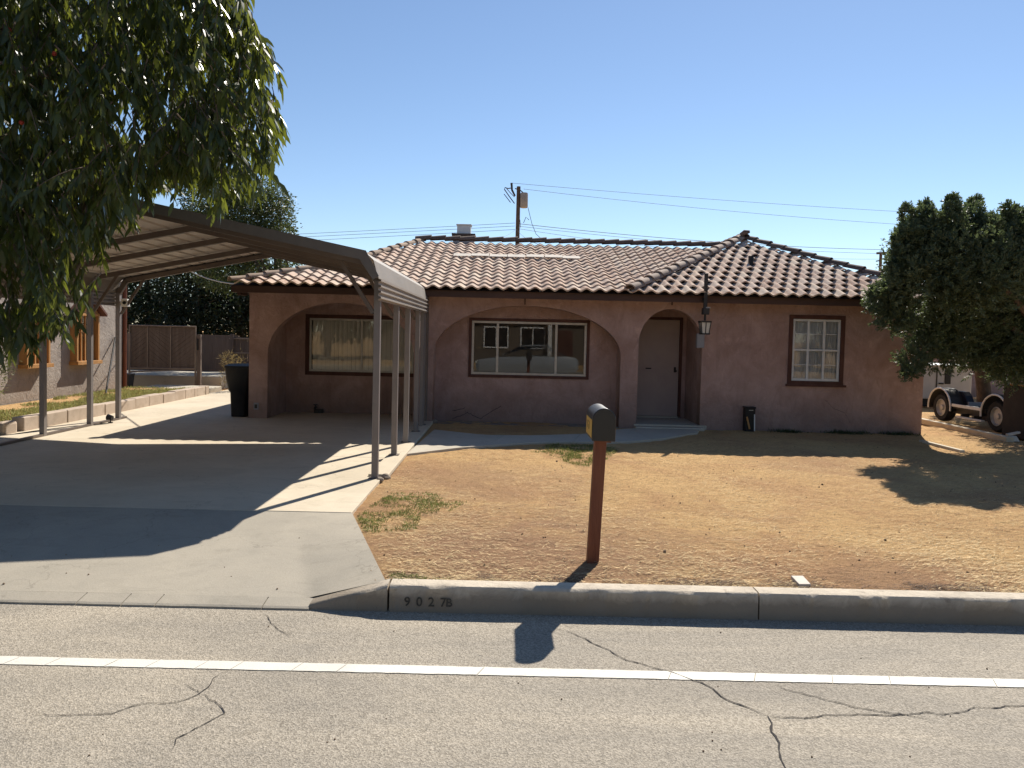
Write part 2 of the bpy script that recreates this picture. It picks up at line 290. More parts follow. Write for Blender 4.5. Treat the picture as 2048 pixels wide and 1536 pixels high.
# ------------------------------------------------------------------ mesh helpers
def tag(o, label=None, cat=None, group=None, kind=None):
    for k, v in (('label', label), ('category', cat), ('group', group), ('kind', kind)):
        if v: o[k] = v
    return o
def wloc(o):
    v = Vector((0, 0, 0))
    while o: v += o.location; o = o.parent
    return v
def thing(name, loc, label, cat, group=None):
    o = bpy.data.objects.new(name, None); C.objects.link(o); o.location = loc; o.empty_display_size = .1
    return tag(o, label, cat, group)
def link(name, me, m, parent=None):
    o = bpy.data.objects.new(name, me); C.objects.link(o)
    if m and not me.materials: me.materials.append(m if not isinstance(m, str) else M[m])
    if parent: o.parent = parent
    return o
class MB:
    def __init__(s): s.v = []; s.f = []
    def add(s, vs, fs):
        n = len(s.v); s.v += [tuple(v) for v in vs]; s.f += [tuple(i+n for i in f) for f in fs]; return s
    def box(s, x0, x1, y0, y1, z0, z1):
        return s.add([(x, y, z) for z in (z0, z1) for y in (y0, y1) for x in (x0, x1)],
                     [(0, 2, 3, 1), (4, 5, 7, 6), (0, 1, 5, 4), (2, 6, 7, 3), (0, 4, 6, 2), (1, 3, 7, 5)])
    def bar(s, a, b, w, h=None, up=(0, 0, 1)):
        a, b = Vector(a), Vector(b); h = h or w; d = (b-a).normalized(); up = Vector(up)
        if abs(d.dot(up)) > .98: up = Vector((0, 1, 0))
        sd = d.cross(up).normalized()*w/2; u = sd.cross(d).normalized()*h/2
        p = []
        for c in (a, b): p += [c-sd-u, c+sd-u, c+sd+u, c-sd+u]
        return s.add(p, [(0, 3, 2, 1), (4, 5, 6, 7), (0, 1, 5, 4), (1, 2, 6, 5), (2, 3, 7, 6), (3, 0, 4, 7)])
    def tube(s, pts, r, n=8, cap=True):
        pts = [Vector(p) for p in pts]; k = len(pts)
        rs = r if isinstance(r, (list, tuple)) else [r]*k
        vs = []; prev = None
        for i, p in enumerate(pts):
            d = (pts[min(i+1, k-1)]-pts[max(i-1, 0)]).normalized()
            if prev is None:
                a = d.cross(Vector((0, 0, 1)));  a = a if a.length > .05 else d.cross(Vector((1, 0, 0)))
            else: a = prev-d*prev.dot(d)
            a.normalize(); prev = a; b = d.cross(a)
            vs += [p+(a*math.cos(2*math.pi*j/n)+b*math.sin(2*math.pi*j/n))*rs[i] for j in range(n)]
        fs = [(i*n+j, i*n+(j+1) % n, (i+1)*n+(j+1) % n, (i+1)*n+j) for i in range(k-1) for j in range(n)]
        if cap: fs += [tuple(range(n))[::-1], tuple((k-1)*n+j for j in range(n))]
        return s.add(vs, fs)
    def prism(s, poly, axis, a, b):
        n = len(poly)
        def mk(p, t): return {'x': (t, p[0], p[1]), 'y': (p[0], t, p[1]), 'z': (p[0], p[1], t)}[axis]
        return s.add([mk(p, a) for p in poly]+[mk(p, b) for p in poly],
                     [tuple(range(n))[::-1], tuple(range(n, 2*n))]+[(i, (i+1) % n, n+(i+1) % n, n+i) for i in range(n)])
    def xf(s, m): s.v = [tuple(m @ Vector(v)) for v in s.v]; return s
    def mesh(s, name, off=Vector((0, 0, 0)), smooth=False):
        me = bpy.data.meshes.new(name); me.from_pydata([(v[0]-off[0], v[1]-off[1], v[2]-off[2]) for v in s.v], [], s.f)
        bm = bmesh.new(); bm.from_mesh(me); bmesh.ops.recalc_face_normals(bm, faces=bm.faces); bm.to_mesh(me); bm.free()
        if smooth:
            for p in me.polygons: p.use_smooth = True
        return me
    def build(s, name, m, parent=None, smooth=False, bevel=0, label=None):
        off = wloc(parent) if parent else Vector((0, 0, 0))
        loc = Vector((0, 0, 0))
        if not parent and s.v:                       # put a lone mesh's origin at its base
            a = np.array(s.v); loc = Vector(((a[:, 0].min()+a[:, 0].max())/2, (a[:, 1].min()+a[:, 1].max())/2, a[:, 2].min())); off = loc
        o = link(name, s.mesh(name, off, smooth), m, parent); o.location = loc
        if bevel:
            md = o.modifiers.new('bevel', 'BEVEL'); md.width = bevel; md.segments = 2; md.limit_method = 'ANGLE'; md.angle_limit = R(40)
        if smooth and hasattr(o.data, 'set_sharp_from_angle'): o.data.set_sharp_from_angle(angle=R(38))
        if label: o['label'] = label
        return o
def shape_mesh(name, outer, holes, thick):
    cu = bpy.data.curves.new('tmp', 'CURVE'); cu.dimensions = '2D'; cu.fill_mode = 'BOTH'; cu.extrude = thick/2
    for lp in [outer]+holes:
        sp = cu.splines.new('POLY'); sp.points.add(len(lp)-1); sp.use_cyclic_u = True
        for p, q in zip(sp.points, lp): p.co = (q[0], q[1], 0, 1)
    ob = bpy.data.objects.new('tmp', cu); me = bpy.data.meshes.new_from_object(ob); me.name = name
    bpy.data.objects.remove(ob); bpy.data.curves.remove(cu); me.materials.clear(); return me
def wall_shape(name, outer, holes, y0, y1, m, parent):
    me = shape_mesh(name, outer, holes, y1-y0)
    me.transform(Matrix.Translation((0, (y0+y1)/2, 0)) @ Matrix.Rotation(math.pi/2, 4, 'X'))
    me.transform(Matrix.Translation(-wloc(parent))); return link(name, me, m, parent)
def rect(x0, x1, z0, z1): return [(x0, z0), (x1, z0), (x1, z1), (x0, z1)]
def np_mesh(name, V, F, m, parent=None, off=None):
    """V (n,3), F list of equally sized index arrays"""
    me = bpy.data.meshes.new(name)
    if off is None: off = wloc(parent) if parent else Vector((0, 0, 0))
    V = np.asarray(V, np.float32)-np.array(off, np.float32)
    me.vertices.add(len(V)); me.vertices.foreach_set('co', V.ravel())
    nl = sum(f.size for f in F); npol = sum(len(f) for f in F)
    me.loops.add(nl); me.polygons.add(npol)
    me.loops.foreach_set('vertex_index', np.concatenate([f.ravel() for f in F]).astype(np.int32))
    tot = np.concatenate([np.full(len(f), f.shape[1], np.int32) for f in F])
    st = np.concatenate([[0], np.cumsum(tot)[:-1]]).astype(np.int32)
    me.polygons.foreach_set('loop_start', st); me.polygons.foreach_set('loop_total', tot)
    me.update(calc_edges=True); me.validate()
    return link(name, me, m, parent)
def unit(a): return a/np.maximum(np.linalg.norm(a, axis=-1, keepdims=True), 1e-6)
def leaves(name, P, D, L, Wd, m, parent=None, bend=.25, simple=False, off=None):
    """real leaf blades: base points P, directions D, lengths L, widths Wd"""
    n = len(P); D = unit(D); rv = unit(rng.normal(size=(n, 3))); S = unit(np.cross(D, rv)); Nn = np.cross(S, D)
    L = np.broadcast_to(L, n)[:, None]; Wd = np.broadcast_to(Wd, n)[:, None]
    if simple:
        V = np.stack([P, P+D*L*.45+S*Wd*.5+Nn*Wd*.15, P+D*L+Nn*(-bend)*L*.3, P+D*L*.45-S*Wd*.5+Nn*Wd*.15], 1).reshape(-1, 3)
        i = np.arange(n)[:, None]*4; F = [np.concatenate([i+np.array([[0, 1, 2]]), i+np.array([[0, 2, 3]])], 0)]
    else:
        dz = np.array([0, 0, -1.])
        a = P+D*L*.33+dz*bend*L*.06; b = P+D*L*.72+dz*bend*L*.22
        V = np.stack([P, a+S*Wd*.5, a-S*Wd*.5, b+S*Wd*.36, b-S*Wd*.36, P+D*L+dz*bend*L*.45], 1).reshape(-1, 3)
        i = np.arange(n)[:, None]*6
        F = [np.concatenate([i+np.array([[0, 1, 2]]), i+np.array([[3, 5, 4]])], 0), i+np.array([[1, 3, 4, 2]])]
    return np_mesh(name, V, F, m, parent, off)
def blades(name, pts, h, w, m, parent=None, lean=.5, off=None):
    P = np.asarray(pts, float); n = len(P)
    D = np.stack([rng.normal(0, lean, n), rng.normal(0, lean, n), np.ones(n)], 1)
    return leaves(name, P, D, h*rng.uniform(.5, 1.2, n), w, m, parent, .9, True, off)
def inpoly(x, y, poly):
    c = False; j = len(poly)-1
    for i in range(len(poly)):
        xi, yi = poly[i][0], poly[i][1]; xj, yj = poly[j][0], poly[j][1]
        if (yi > y) != (yj > y) and x < (xj-xi)*(y-yi)/(yj-yi)+xi: c = not c
        j = i
    return c
def sheet(name, poly, z, m, kind='structure', parent=None):
    mb = MB(); mb.add([(p[0], p[1], z) for p in poly], [tuple(range(len(poly)))])
    o = mb.build(name, m, parent)
    if kind and not parent: tag(o, kind=kind)
    return o

# ================================================================== SETTING
ZR = -.17
YK = 5.0                                        # kerb face
def drive_edge(Y): return -1.42 if Y >= 6.96 else -1.42+(6.96-Y)/(6.96-5.06)*.64
sheet('ground', [(-500, 5.14), (-8.5, 5.14), (-7.75, 6.96), (-1.42, 6.96), (-.78, 5.14), (500, 5.14), (500, 900), (-500, 900)], -.04, 'dirt')
sheet('road', [(-500, -6.4), (500, -6.4), (500, 5.16), (-500, 5.16)], ZR, 'asphalt')
sheet('opposite_ground', [(-500, -700), (500, -700), (500, -6.4), (-500, -6.4)], -.03, 'dirt')
road = bpy.data.objects['road']

# dirt yard, really uneven
def hgt(x, y):
    h = noise.noise(Vector((x*.7, y*.7, 3)))*.018+noise.noise(Vector((x*3.1, y*4.2, 9)))*.009+noise.noise(Vector((x*8, y*15, 1)))*.0085
    if y < 5.5: h += (5.5-y)*.02*max(0, noise.noise(Vector((x*2.2, 0, 5))))
    return h
NX, NY = 380, 250; x1, ya, yb = 14., 5.085, 15.6
vs_ = []
for j in range(NY+1):
    y = ya+(yb-ya)*(j/NY)**1.15
    xl = drive_edge(max(y, 5.07))-.07
    for i in range(NX+1):
        x = xl+(x1-xl)*(i/NX)**1.1
        z = hgt(x, y)-.004
        e = min(1, (y-5.085)/.11); e2 = min(1, (x-xl)/.13); rg = noise.noise(Vector((x*7, y*7, 21)))*.5+noise.noise(Vector((x*23, y*23, 5)))*.5
        z += (1-e)*(-.012+.035*rg)+(1-e2)*(-.012+.03*rg)
        if y < 5.16 and x < -.72: z -= .05
        vs_.append((x, y, z))
ii = np.arange(NX)[None, :]+np.arange(NY)[:, None]*(NX+1)
F = np.stack([ii, ii+1, ii+NX+2, ii+NX+1], -1).reshape(-1, 4)
yard = np_mesh('dirt_yard', np.array(vs_), [F], 'dirt'); tag(yard, kind='structure')
for p in yard.data.polygons: p.use_smooth = True

# white edge line with hairline breaks in the paint
ln = MB(); xs = [-60, -12, -6, -4.2]+[W(px, 1330, 4.14).x for px in (25, 108, 225, 306, 404, 475, 595, 684, 962, 1340, 1510, 1665, 1780, 1990)]+[4.4, 7, 12, 60]
for a, b in zip(xs[:-1], xs[1:]):
    k = max(2, int((b-a)/.035)) if abs(a) < 6 else 2
    fr = [(a+.0018+(b-a-.0036)*i/k) for i in range(k+1)]
    sk_ = .02
    lo = [(x-sk_, 4.085+random.uniform(-.0025, .0025), ZR+.004) for x in fr]; hi = [(x+sk_, 4.185+random.uniform(-.0025, .0025), ZR+.004) for x in fr]
    ln.add(lo+hi, [(i, i+1, k+2+i, k+1+i) for i in range(k)])
o = ln.build('edge_line', 'paint'); tag(o, kind='structure')

# road cracks
def crack(pix, w=.012, z=ZR+.004):
    pts = [G(p[0], p[1], ZR) for p in pix]; fine = []
    for a, b in zip(pts[:-1], pts[1:]):
        k = max(2, int((b-a).length/.035))
        for i in range(k):
            q = a.lerp(b, i/k); q = q+Vector((noise.noise(q*9)*.025+noise.noise(q*31)*.010, noise.noise(q*9+Vector((7, 3, 1)))*.03+noise.noise(q*31+Vector((1, 2, 3)))*.014, 0)); fine.append(q)
    fine.append(pts[-1]); mb = MB(); n = len(fine)
    L, Rr = [], []
    for i, q in enumerate(fine):
        d = (fine[min(i+1, n-1)]-fine[max(i-1, 0)]).normalized(); s = Vector((-d.y, d.x, 0))
        ww = w*.36*(.35+.65*abs(math.sin(i*1.7)+noise.noise(q*23)))*min(1, .25+min(i, n-1-i)*.3)
        L.append((q.x+s.x*ww, q.y+s.y*ww, z)); Rr.append((q.x-s.x*ww, q.y-s.y*ww, z))
    mb.add(L+Rr, [(i, i+1, n+i+1, n+i) for i in range(n-1)])
    o = mb.build('crack', 'crack', road)
crack([(1130, 1262), (1180, 1283), (1250, 1318), (1330, 1340), (1400, 1368), (1470, 1405), (1530, 1432)], .013)
crack([(1530, 1432), (1545, 1465), (1562, 1505), (1575, 1545)], .017)
crack([(1530, 1432), (1620, 1436), (1720, 1428), (1815, 1432), (1860, 1440)], .012)
crack([(1560, 1372), (1640, 1398), (1740, 1420), (1815, 1432), (1900, 1424), (2048, 1410), (2200, 1400)], .011)
crack([(85, 1425), (140, 1434), (220, 1428), (270, 1410), (350, 1403), (400, 1390), (440, 1350)], .009)
crack([(400, 1390), (440, 1402), (448, 1425), (400, 1450), (352, 1480), (345, 1500)], .009)
crack([(380, 1368), (400, 1390)], .008)
crack([(525, 1228), (548, 1250), (580, 1275)], .008)
crack([(1110, 1255), (1130, 1262)], .008)

# kerb in cast segments
kerb = thing('kerb', (0, YK, ZR), None, None); tag(kerb, kind='structure')
def kerb_piece(xa, xb, za=0., zb=0., n=None):
    prof = [(0, -1), (.006, -.12), (.02, -.02), (.034, 0), (.145, -.0), (.15, -1)]
    n = n or max(4, int((xb-xa)/.03)) ; vs_, fs = [], []
    for i in range(n+1):
        t = i/n; x = xa+(xb-xa)*t; top = za+(zb-za)*t+.012
        for j, (dy, q) in enumerate(prof):
            if q == -1: z = ZR-.05
            else: z = top+q*.17
            c = 0.
            if j in (1, 2, 3): c = noise.noise(Vector((x*5, j*.3, 2)))*.005+max(0, noise.noise(Vector((x*13, j*.2, 8)))-.35)*.03
            vs_.append((x, YK+dy+c, z-(c*.5 if j in (2, 3) else 0)))
    k = len(prof)
    fs = [(i*k+j, i*k+j+1, (i+1)*k+j+1, (i+1)*k+j) for i in range(n) for j in range(k-1)]+[tuple(range(k)), tuple(n*k+j for j in range(k))[::-1]]
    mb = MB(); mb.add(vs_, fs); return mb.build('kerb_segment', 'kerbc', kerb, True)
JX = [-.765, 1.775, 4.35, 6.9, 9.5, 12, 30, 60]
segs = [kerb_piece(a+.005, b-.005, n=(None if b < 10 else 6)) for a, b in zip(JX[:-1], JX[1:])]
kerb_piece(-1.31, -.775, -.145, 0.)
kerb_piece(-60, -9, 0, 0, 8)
def text_mesh(ch, size, x, z, y, m, parent, name, shear=0):
    cu = bpy.data.curves.new('tmp', 'FONT'); cu.body = ch; cu.size = size; cu.shear = shear; cu.offset = size*.016; cu.extrude = .0008
    ob = bpy.data.objects.new('tmp', cu); me = bpy.data.meshes.new_from_object(ob); bpy.data.objects.remove(ob); bpy.data.curves.remove(cu)
    me.transform(Matrix.Translation(Vector((x, y, z))) @ Matrix.Rotation(math.pi/2, 4, 'X')); me.transform(Matrix.Translation(-wloc(parent)))
    me.materials.clear(); return link(name, me, m, parent)
seg0 = segs[0]
zt = W(850, 1212, YK).z
for ch, px, sh, sz in (('9', 808, 0, .088), ('0', 832, 0, .088), ('2', 856, .1, .088), ('7', 880, .1, .086), ('B', 891, .0, .082)):
    text_mesh(ch, sz, W(px, 1212, YK).x, zt, YK-.0035, 'digits', seg0, 'painted_digit')

# driveway apron (warped down to the gutter), its lip, the upper slabs and the walk
def apron():
    vs_, fs = [], []; nx, ny = 90, 24
    for j in range(ny+1):
        t = j/ny; Y = 6.95-(6.95-5.13)*t; xr = drive_edge(Y)-.004; xl = -7.7-.8*t
        for i in range(nx+1):
            x = xl+(xr-xl)*(1-(1-i/nx)**1.6)
            u = min(1, max(0, 1-(xr-x)/.54)); zf = -.132+(.134)*u
            vs_.append((x, Y, .024*(1-t)+zf*t+noise.noise(Vector((x*.8, Y*.8, 4)))*.004))
    fs = [(j*(nx+1)+i, j*(nx+1)+i+1, (j+1)*(nx+1)+i+1, (j+1)*(nx+1)+i) for j in range(ny) for i in range(nx)]
    mb = MB(); mb.add(vs_, fs); o = mb.build('driveway_apron', 'apron', None, True); tag(o, kind='structure'); return o
ap = apron()
lx = [-8.5, -6.4, -5.1, -4.2]+[G(px, 1212, -.15).x for px in (140, 235, 305, 525)]+[-1.305]
for a, b in zip(lx[:-1], lx[1:]):
    mb = MB(); n = max(3, int((b-a)/.05)); v_ = []
    for i in range(n+1):
        x = a+.004+(b-a-.008)*i/n; c = noise.noise(Vector((x*6, 0, 2)))*.006
        v_ += [(x, 4.985+c, ZR-.03), (x, 4.99+c, ZR+.012), (x, 5.01, ZR+.02), (x+.0, 5.128, -.131), (x, 5.128, ZR-.03)]
    mb.add(v_, [(i*5+j, i*5+j+1, i*5+j+6, i*5+j+5) for i in range(n) for j in range(4)]+[(0, 1, 2, 3, 4), tuple(n*5+j for j in (4, 3, 2, 1, 0))])
    mb.build('lip_segment', 'apron', ap, False)
sheet('driveway', [(-7.75, 6.97), (-1.43, 6.97), (-1.43, 15.5), (-4.8, 15.5), (-4.8, 22), (-7.75, 22)], -.004, 'joint')
dv = bpy.data.objects['driveway']
for (xa, xb, ya_, yb_) in ((-7.74, -1.43, 6.965, 10.05), (-7.74, -1.43, 10.058, 13.1), (-7.74, -1.43, 13.108, 15.39), (-7.74, -4.9, 15.398, 18.4), (-7.74, -4.9, 18.408, 22)):
    mb = MB(); mb.box(xa, xb, ya_, yb_, -.03, .024); mb.build('concrete_slab', 'slab', dv, bevel=.006)
# narrow raised strip the right-hand posts stand on
mb = MB(); mb.box(-1.6, -1.36, 8.72, 14.1, .0, .055); o = mb.build('concrete_footing_strip', 'slab', dv, bevel=.01)
front = [(812, 912), (917, 899), (1033, 890), (1130, 887), (1248, 887), (1320, 881), (1395, 868)]
back = [(1400, 861), (1330, 858), (1248, 860), (1185, 870), (1072, 874), (967, 873), (868, 862)]
fp = [G(*p) for p in front]; bp_ = [G(*p) for p in back]
wk = thing('walkway', (0, 12, 0), None, None); tag(wk, kind='structure')
def rs(poly, n):
    L = [0]
    for a, b in zip(poly[:-1], poly[1:]): L.append(L[-1]+(b-a).length)
    out = []
    for i in range(n+1):
        s = L[-1]*i/n
        for k in range(len(poly)-1):
            if s <= L[k+1]+1e-9: out.append(poly[k].lerp(poly[k+1], (s-L[k])/(L[k+1]-L[k]))); break
    return out
fa, ba = rs(fp, 24), rs(bp_[::-1], 24)
for k in range(4):
    a, b = k*6, k*6+6
    ring = [(p.x, p.y) for p in fa[a:b+1]]+[(p.x, p.y) for p in ba[a:b+1][::-1]]
    c = np.mean(ring, 0); ring = [(c[0]+(x-c[0])*.996, c[1]+(y-c[1])*.999) for x, y in ring]
    mb = MB(); mb.prism(ring, 'z', -.03, .03); mb.build('walk_slab', 'walkc', wk, bevel=.006)

# ================================================================== MAIN HOUSE
YF = 14.2
house = thing('stucco_house', (1.6, YF, 0), 'pinkish brown stucco house with three arches and a clay tile roof', 'house')
def arch(x0, x1, zs, za, zb=-.05, n=40):
    cx, rx = (x0+x1)/2, (x1-x0)/2
    return [(x0, zb), (x1, zb)]+[(cx+rx*math.cos(math.pi*i/n), zs+(za-zs)*math.sin(math.pi*i/n)) for i in range(n+1)]
A1, A2, A3 = (-4.57, -1.76), (-1.385, 2.21), (2.545, 3.765)
WT = 2.46
# one outline that dips into each arch (arches are open to the ground)
def archpts(x0, x1, zs, za, n=44):
    cx, rx = (x0+x1)/2, (x1-x0)/2
    return [(x0, -.05)]+[(cx-rx*math.cos(math.pi*i/n), zs+(za-zs)*math.sin(math.pi*i/n)) for i in range(n+1)]+[(x1, -.05)]
WX0, WX1 = -4.93, 8.04
RW = (5.42, 6.49, .905, 2.245)
outer = [(WX0, -.05)]+archpts(*A1, 1.27, 2.28)+archpts(*A2, 1.36, 2.30)+archpts(*A3, 1.62, 2.30)+[(WX1, -.05), (WX1, WT), (WX0, WT)]
wall_shape('front_wall', outer, [rect(RW[0]+.06, RW[1]-.06, RW[2]+.06, RW[3]-.06)], YF, YF+.25, 'stucco', house)
YB1, YB2, YB3 = 15.4, 14.66, 15.42
LW = (-4.17, -1.84, .81, 2.07); MW = (-.735, 1.655, .885, 2.06)
wall_shape('recess_wall', rect(-4.60, -1.72, -.05, WT), [rect(LW[0]+.05, LW[1]-.05, LW[2]+.05, LW[3]-.05)], YB1, YB1+.18, 'stucco', house)
wall_shape('recess_wall', rect(-1.55, 2.38, -.05, WT), [rect(MW[0]+.05, MW[1]-.05, MW[2]+.05, MW[3]-.05)], YB2, YB2+.18, 'stucco', house)
DX = (2.66, 3.62, .11, 2.12)
wall_shape('recess_wall', rect(2.45, 3.95, -.05, WT), [rect(DX[0]-.06, DX[1]+.06, -.04, DX[3]+.06)], YB3, YB3+.18, 'stucco', house)
for (a, b, c, d) in ((WX0, A1[0]+.002, YF+.25, YB1), (A1[1]-.002, -1.57, YF+.25, YB1), (-1.565, A2[0]+.002, YF+.25, YB2), (A2[1]-.002, A3[0]+.002, YF+.25, YB3), (A3[1]-.002, 3.93, YF+.25, YB3)):
    mb = MB(); mb.box(a, b, c+.001, d-.001, -.05, WT); mb.build('recess_return', 'stucco', house)
mb = MB(); mb.box(WX0, WX0+.2, YB1, 22, -.05, WT); mb.build('side_wall', 'stucco', house)
mb = MB(); mb.box(WX1-.2, WX1, YF+.25, 22, -.05, WT); mb.build('side_wall', 'stucco', house)
mb = MB(); mb.box(WX0+.2, WX1-.2, 21.8, 22, -.05, WT); mb.build('back_wall', 'stucco', house)
mb = MB(); mb.box(WX0+.2, WX1-.2, 17.6, 17.7, 0, WT); mb.build('inner_partition', 'interior', house)
mb = MB(); mb.box(WX0+.02, WX1-.02, YF+.02, 21.9, WT+.001, WT+.03); mb.build('ceiling_board', 'interior', house)
mb = MB(); mb.box(2.5, 3.9, YF-.02, YB3+.1, -.04, .075); mb.build('porch_floor', 'walkc', house, bevel=.01)
mb = MB(); mb.box(2.50, 3.80, 13.95, YF-.02, -.04, .05); mb.build('door_step', 'walkc', house, bevel=.012)
mb = MB(); mb.box(-1.38, 2.2, YF+.02, YB2, -.04, .0); mb.build('alcove_floor', 'stone', house)

def frame_rect(mb, x0, x1, z0, z1, y0, y1, w):
    mb.box(x0, x1, y0, y1, z1-w, z1); mb.box(x0, x1, y0, y1, z0, z0+w)
    mb.box(x0, x0+w, y0, y1, z0+w, z1-w); mb.box(x1-w, x1, y0, y1, z0+w, z1-w)
def window(rc, y, tw, aw, xs, zs, fmat, sashd=.05):
    """brown surround as the part, its frame bars and panes as sub-parts"""
    x0, x1, z0, z1 = rc
    mb = MB(); frame_rect(mb, x0, x1, z0, z1, y-.025, y+.12, tw); w = mb.build('window', 'trim', house, bevel=.004)
    ax0, ax1, az0, az1 = x0+tw+.001, x1-tw-.001, z0+tw+.001, z1-tw-.001
    mb = MB(); frame_rect(mb, ax0, ax1, az0, az1, y+.005, y+.005+sashd, aw); mb.build('frame', fmat, w, bevel=.003)
    X = [ax0+aw]+[ax0+(ax1-ax0)*q for q in xs]+[ax1-aw]; Z = [az0+aw]+[az0+(az1-az0)*q for q in zs]+[az1-aw]
    for q in X[1:-1]:
        mb = MB(); mb.box(q-aw*.5, q+aw*.5, y+.01, y+.045, az0+aw, az1-aw); mb.build('mullion', fmat, w, bevel=.002)
    for q in Z[1:-1]:
        mb = MB(); mb.box(ax0+aw, ax1-aw, y+.014, y+.041, q-aw*.4, q+aw*.4); mb.build('transom', fmat, w, bevel=.002)
    for i in range(len(X)-1):
        for j in range(len(Z)-1):
            a = aw*.5 if 0 < i else 0; b = aw*.5 if i < len(X)-2 else 0
            c = aw*.4 if 0 < j else 0; d = aw*.4 if j < len(Z)-2 else 0
            mb = MB(); mb.box(X[i]+a, X[i+1]-b, y+.025, y+.031, Z[j]+c, Z[j+1]-d); mb.build('pane', 'glass', w)
    return w, (ax0, ax1, az0, az1)
w1, r1 = window(LW, YB1, .075, .04, [.5], [], 'alu')
n = 23
for i in range(n):
    x = r1[0]+.05+(r1[1]-r1[0]-.1)*(i+.5)/n; an = R(random.uniform(12, 40)) if 4 < i < 11 else R(random.uniform(4, 22))
    mb = MB(); dx, dy = math.cos(an)*.043, math.sin(an)*.043
    mb.add([(x-dx, YB1+.10-dy, r1[2]+.03), (x, YB1+.095, r1[2]+.03), (x+dx, YB1+.10+dy, r1[2]+.03), (x-dx, YB1+.10-dy, r1[3]-.03), (x, YB1+.095, r1[3]-.03), (x+dx, YB1+.10+dy, r1[3]-.03)],
           [(0, 1, 4, 3), (1, 2, 5, 4)]); mb.build('blind_slat', 'blind', w1)
w2, r2 = window(MW, YB2, .055, .045, [.225, .735], [], 'alu')
w3, r3 = window(RW, YF+.0, .075, .045, [.335, .665], [.5], 'white', .06)
mb = MB(); mb.box(RW[0]-.04, RW[1]+.05, YF-.05, YF-.026, RW[2]-.03, RW[2]+.012); mb.build('sill', 'trim', w3)
# thin muntins across each light
for i in range(3):
    xa = r3[0]+.05+i*(r3[1]-r3[0]-.06)/3; xb = xa+(r3[1]-r3[0]-.06)/3-.05
    for q in (.26, .76):
        z = r3[2]+(r3[3]-r3[2])*q; mb = MB(); mb.box(xa, xb, YF+.017, YF+.023, z-.007, z+.007); mb.build('muntin', 'white', w3)
# curtain behind the right window: gathered cloth
cv, cf = [], []; nn = 150
for i in range(nn+1):
    x = r3[0]+(r3[1]-r3[0])*i/nn
    for z in (r3[2]-.02, r3[3]+.02): cv.append((x, YF+.10+.026*math.sin(i*.62+1.2*math.sin(i*.13))+.012*math.sin(i*1.9), z))
mb = MB(); mb.add(cv, [(2*i, 2*i+2, 2*i+3, 2*i+1) for i in range(nn)]); mb.build('curtain', 'curtain', w3, True)
# front door
dr = MB().box(DX[0], DX[1], YB3+.03, YB3+.075, DX[2], DX[3]).build('door', 'doorp', house, bevel=.004)
mb = MB(); 
for b_ in ((DX[0]-.055, DX[0]-.004, DX[2]-.03, DX[3]+.055), (DX[1]+.004, DX[1]+.055, DX[2]-.03, DX[3]+.055)): mb.box(b_[0], b_[1], YB3-.02, YB3+.1, b_[2], b_[3])
mb.box(DX[0]-.004, DX[1]+.004, YB3-.02, YB3+.1, DX[3]+.006, DX[3]+.055); mb.build('door_frame', 'trim', house)
MB().box(2.93, 3.05, YB3+.02, YB3+.032, 1.09, 1.115).build('mail_slot', 'black', dr, bevel=.003)
mb = MB(); mb.box(3.52, 3.565, YB3+.02, YB3+.032, 1.03, 1.14); mb.tube([(3.545, YB3+.03, 1.06), (3.545, YB3-.02, 1.06), (3.545, YB3-.035, 1.06)], [.012, .014, .028], 10); mb.build('door_handle', 'black', dr)
MB().box(DX[0]-.05, DX[1]+.05, YB3-.02, YB3+.1, .076, DX[2]-.004).build('threshold', 'walkc', house)

# ---- roof
SM, SW_, YE, ZE = .315, .44, 13.7, 2.585
def zmain(Y): return ZE+SM*(Y-YE)
def zwing(Y): return ZE+SW_*(Y-13.66)
P_main = [(-5.15, YE), (2.26, YE), (5.19, 18.), (-2.08, 18.), (-3.42, 15.4)]
AP = (5.32, 16.9); P_wing = [(2.26, 13.66), (8.25, 13.66), AP]
dk = MB(); D_ = .05
def P3(p, f): return (p[0], p[1], f(p[1])-D_)
dk.add([P3(p, zmain) for p in P_main], [(0, 1, 2, 3, 4)])
dk.add([P3(p, zwing) for p in P_wing], [(0, 1, 2)])
zr, za = zmain(18)-D_, zwing(16.9)-D_
dk.add([(-5.15, YE, ZE-D_), (-3.42, 15.4, zmain(15.4)-D_), (-2.08, 18, zr), (-5.15, 22.3, ZE-D_)], [(0, 1, 2), (0, 2, 3)])
dk.add([(-5.15, 22.3, ZE-D_), (-2.08, 18, zr), (5.19, 18, zr), (8.25, 22.3, ZE-D_)], [(0, 1, 2, 3)])
dk.add([(2.26, 13.66, ZE-D_), (5.32, 16.9, za), (5.32, 19.1, za), (5.19, 18, zr)], [(0, 1, 3), (1, 2, 3)])
dk.add([(8.25, 13.66, ZE-D_), (8.25, 22.3, ZE-D_), (5.32, 19.1, za), (5.32, 16.9, za)], [(0, 1, 2, 3)])
dk.add([(5.19, 18, zr), (5.32, 19.1, za), (8.25, 22.3, ZE-D_)], [(0, 1, 2)])
roof = dk.build('roof', 'deck', house)
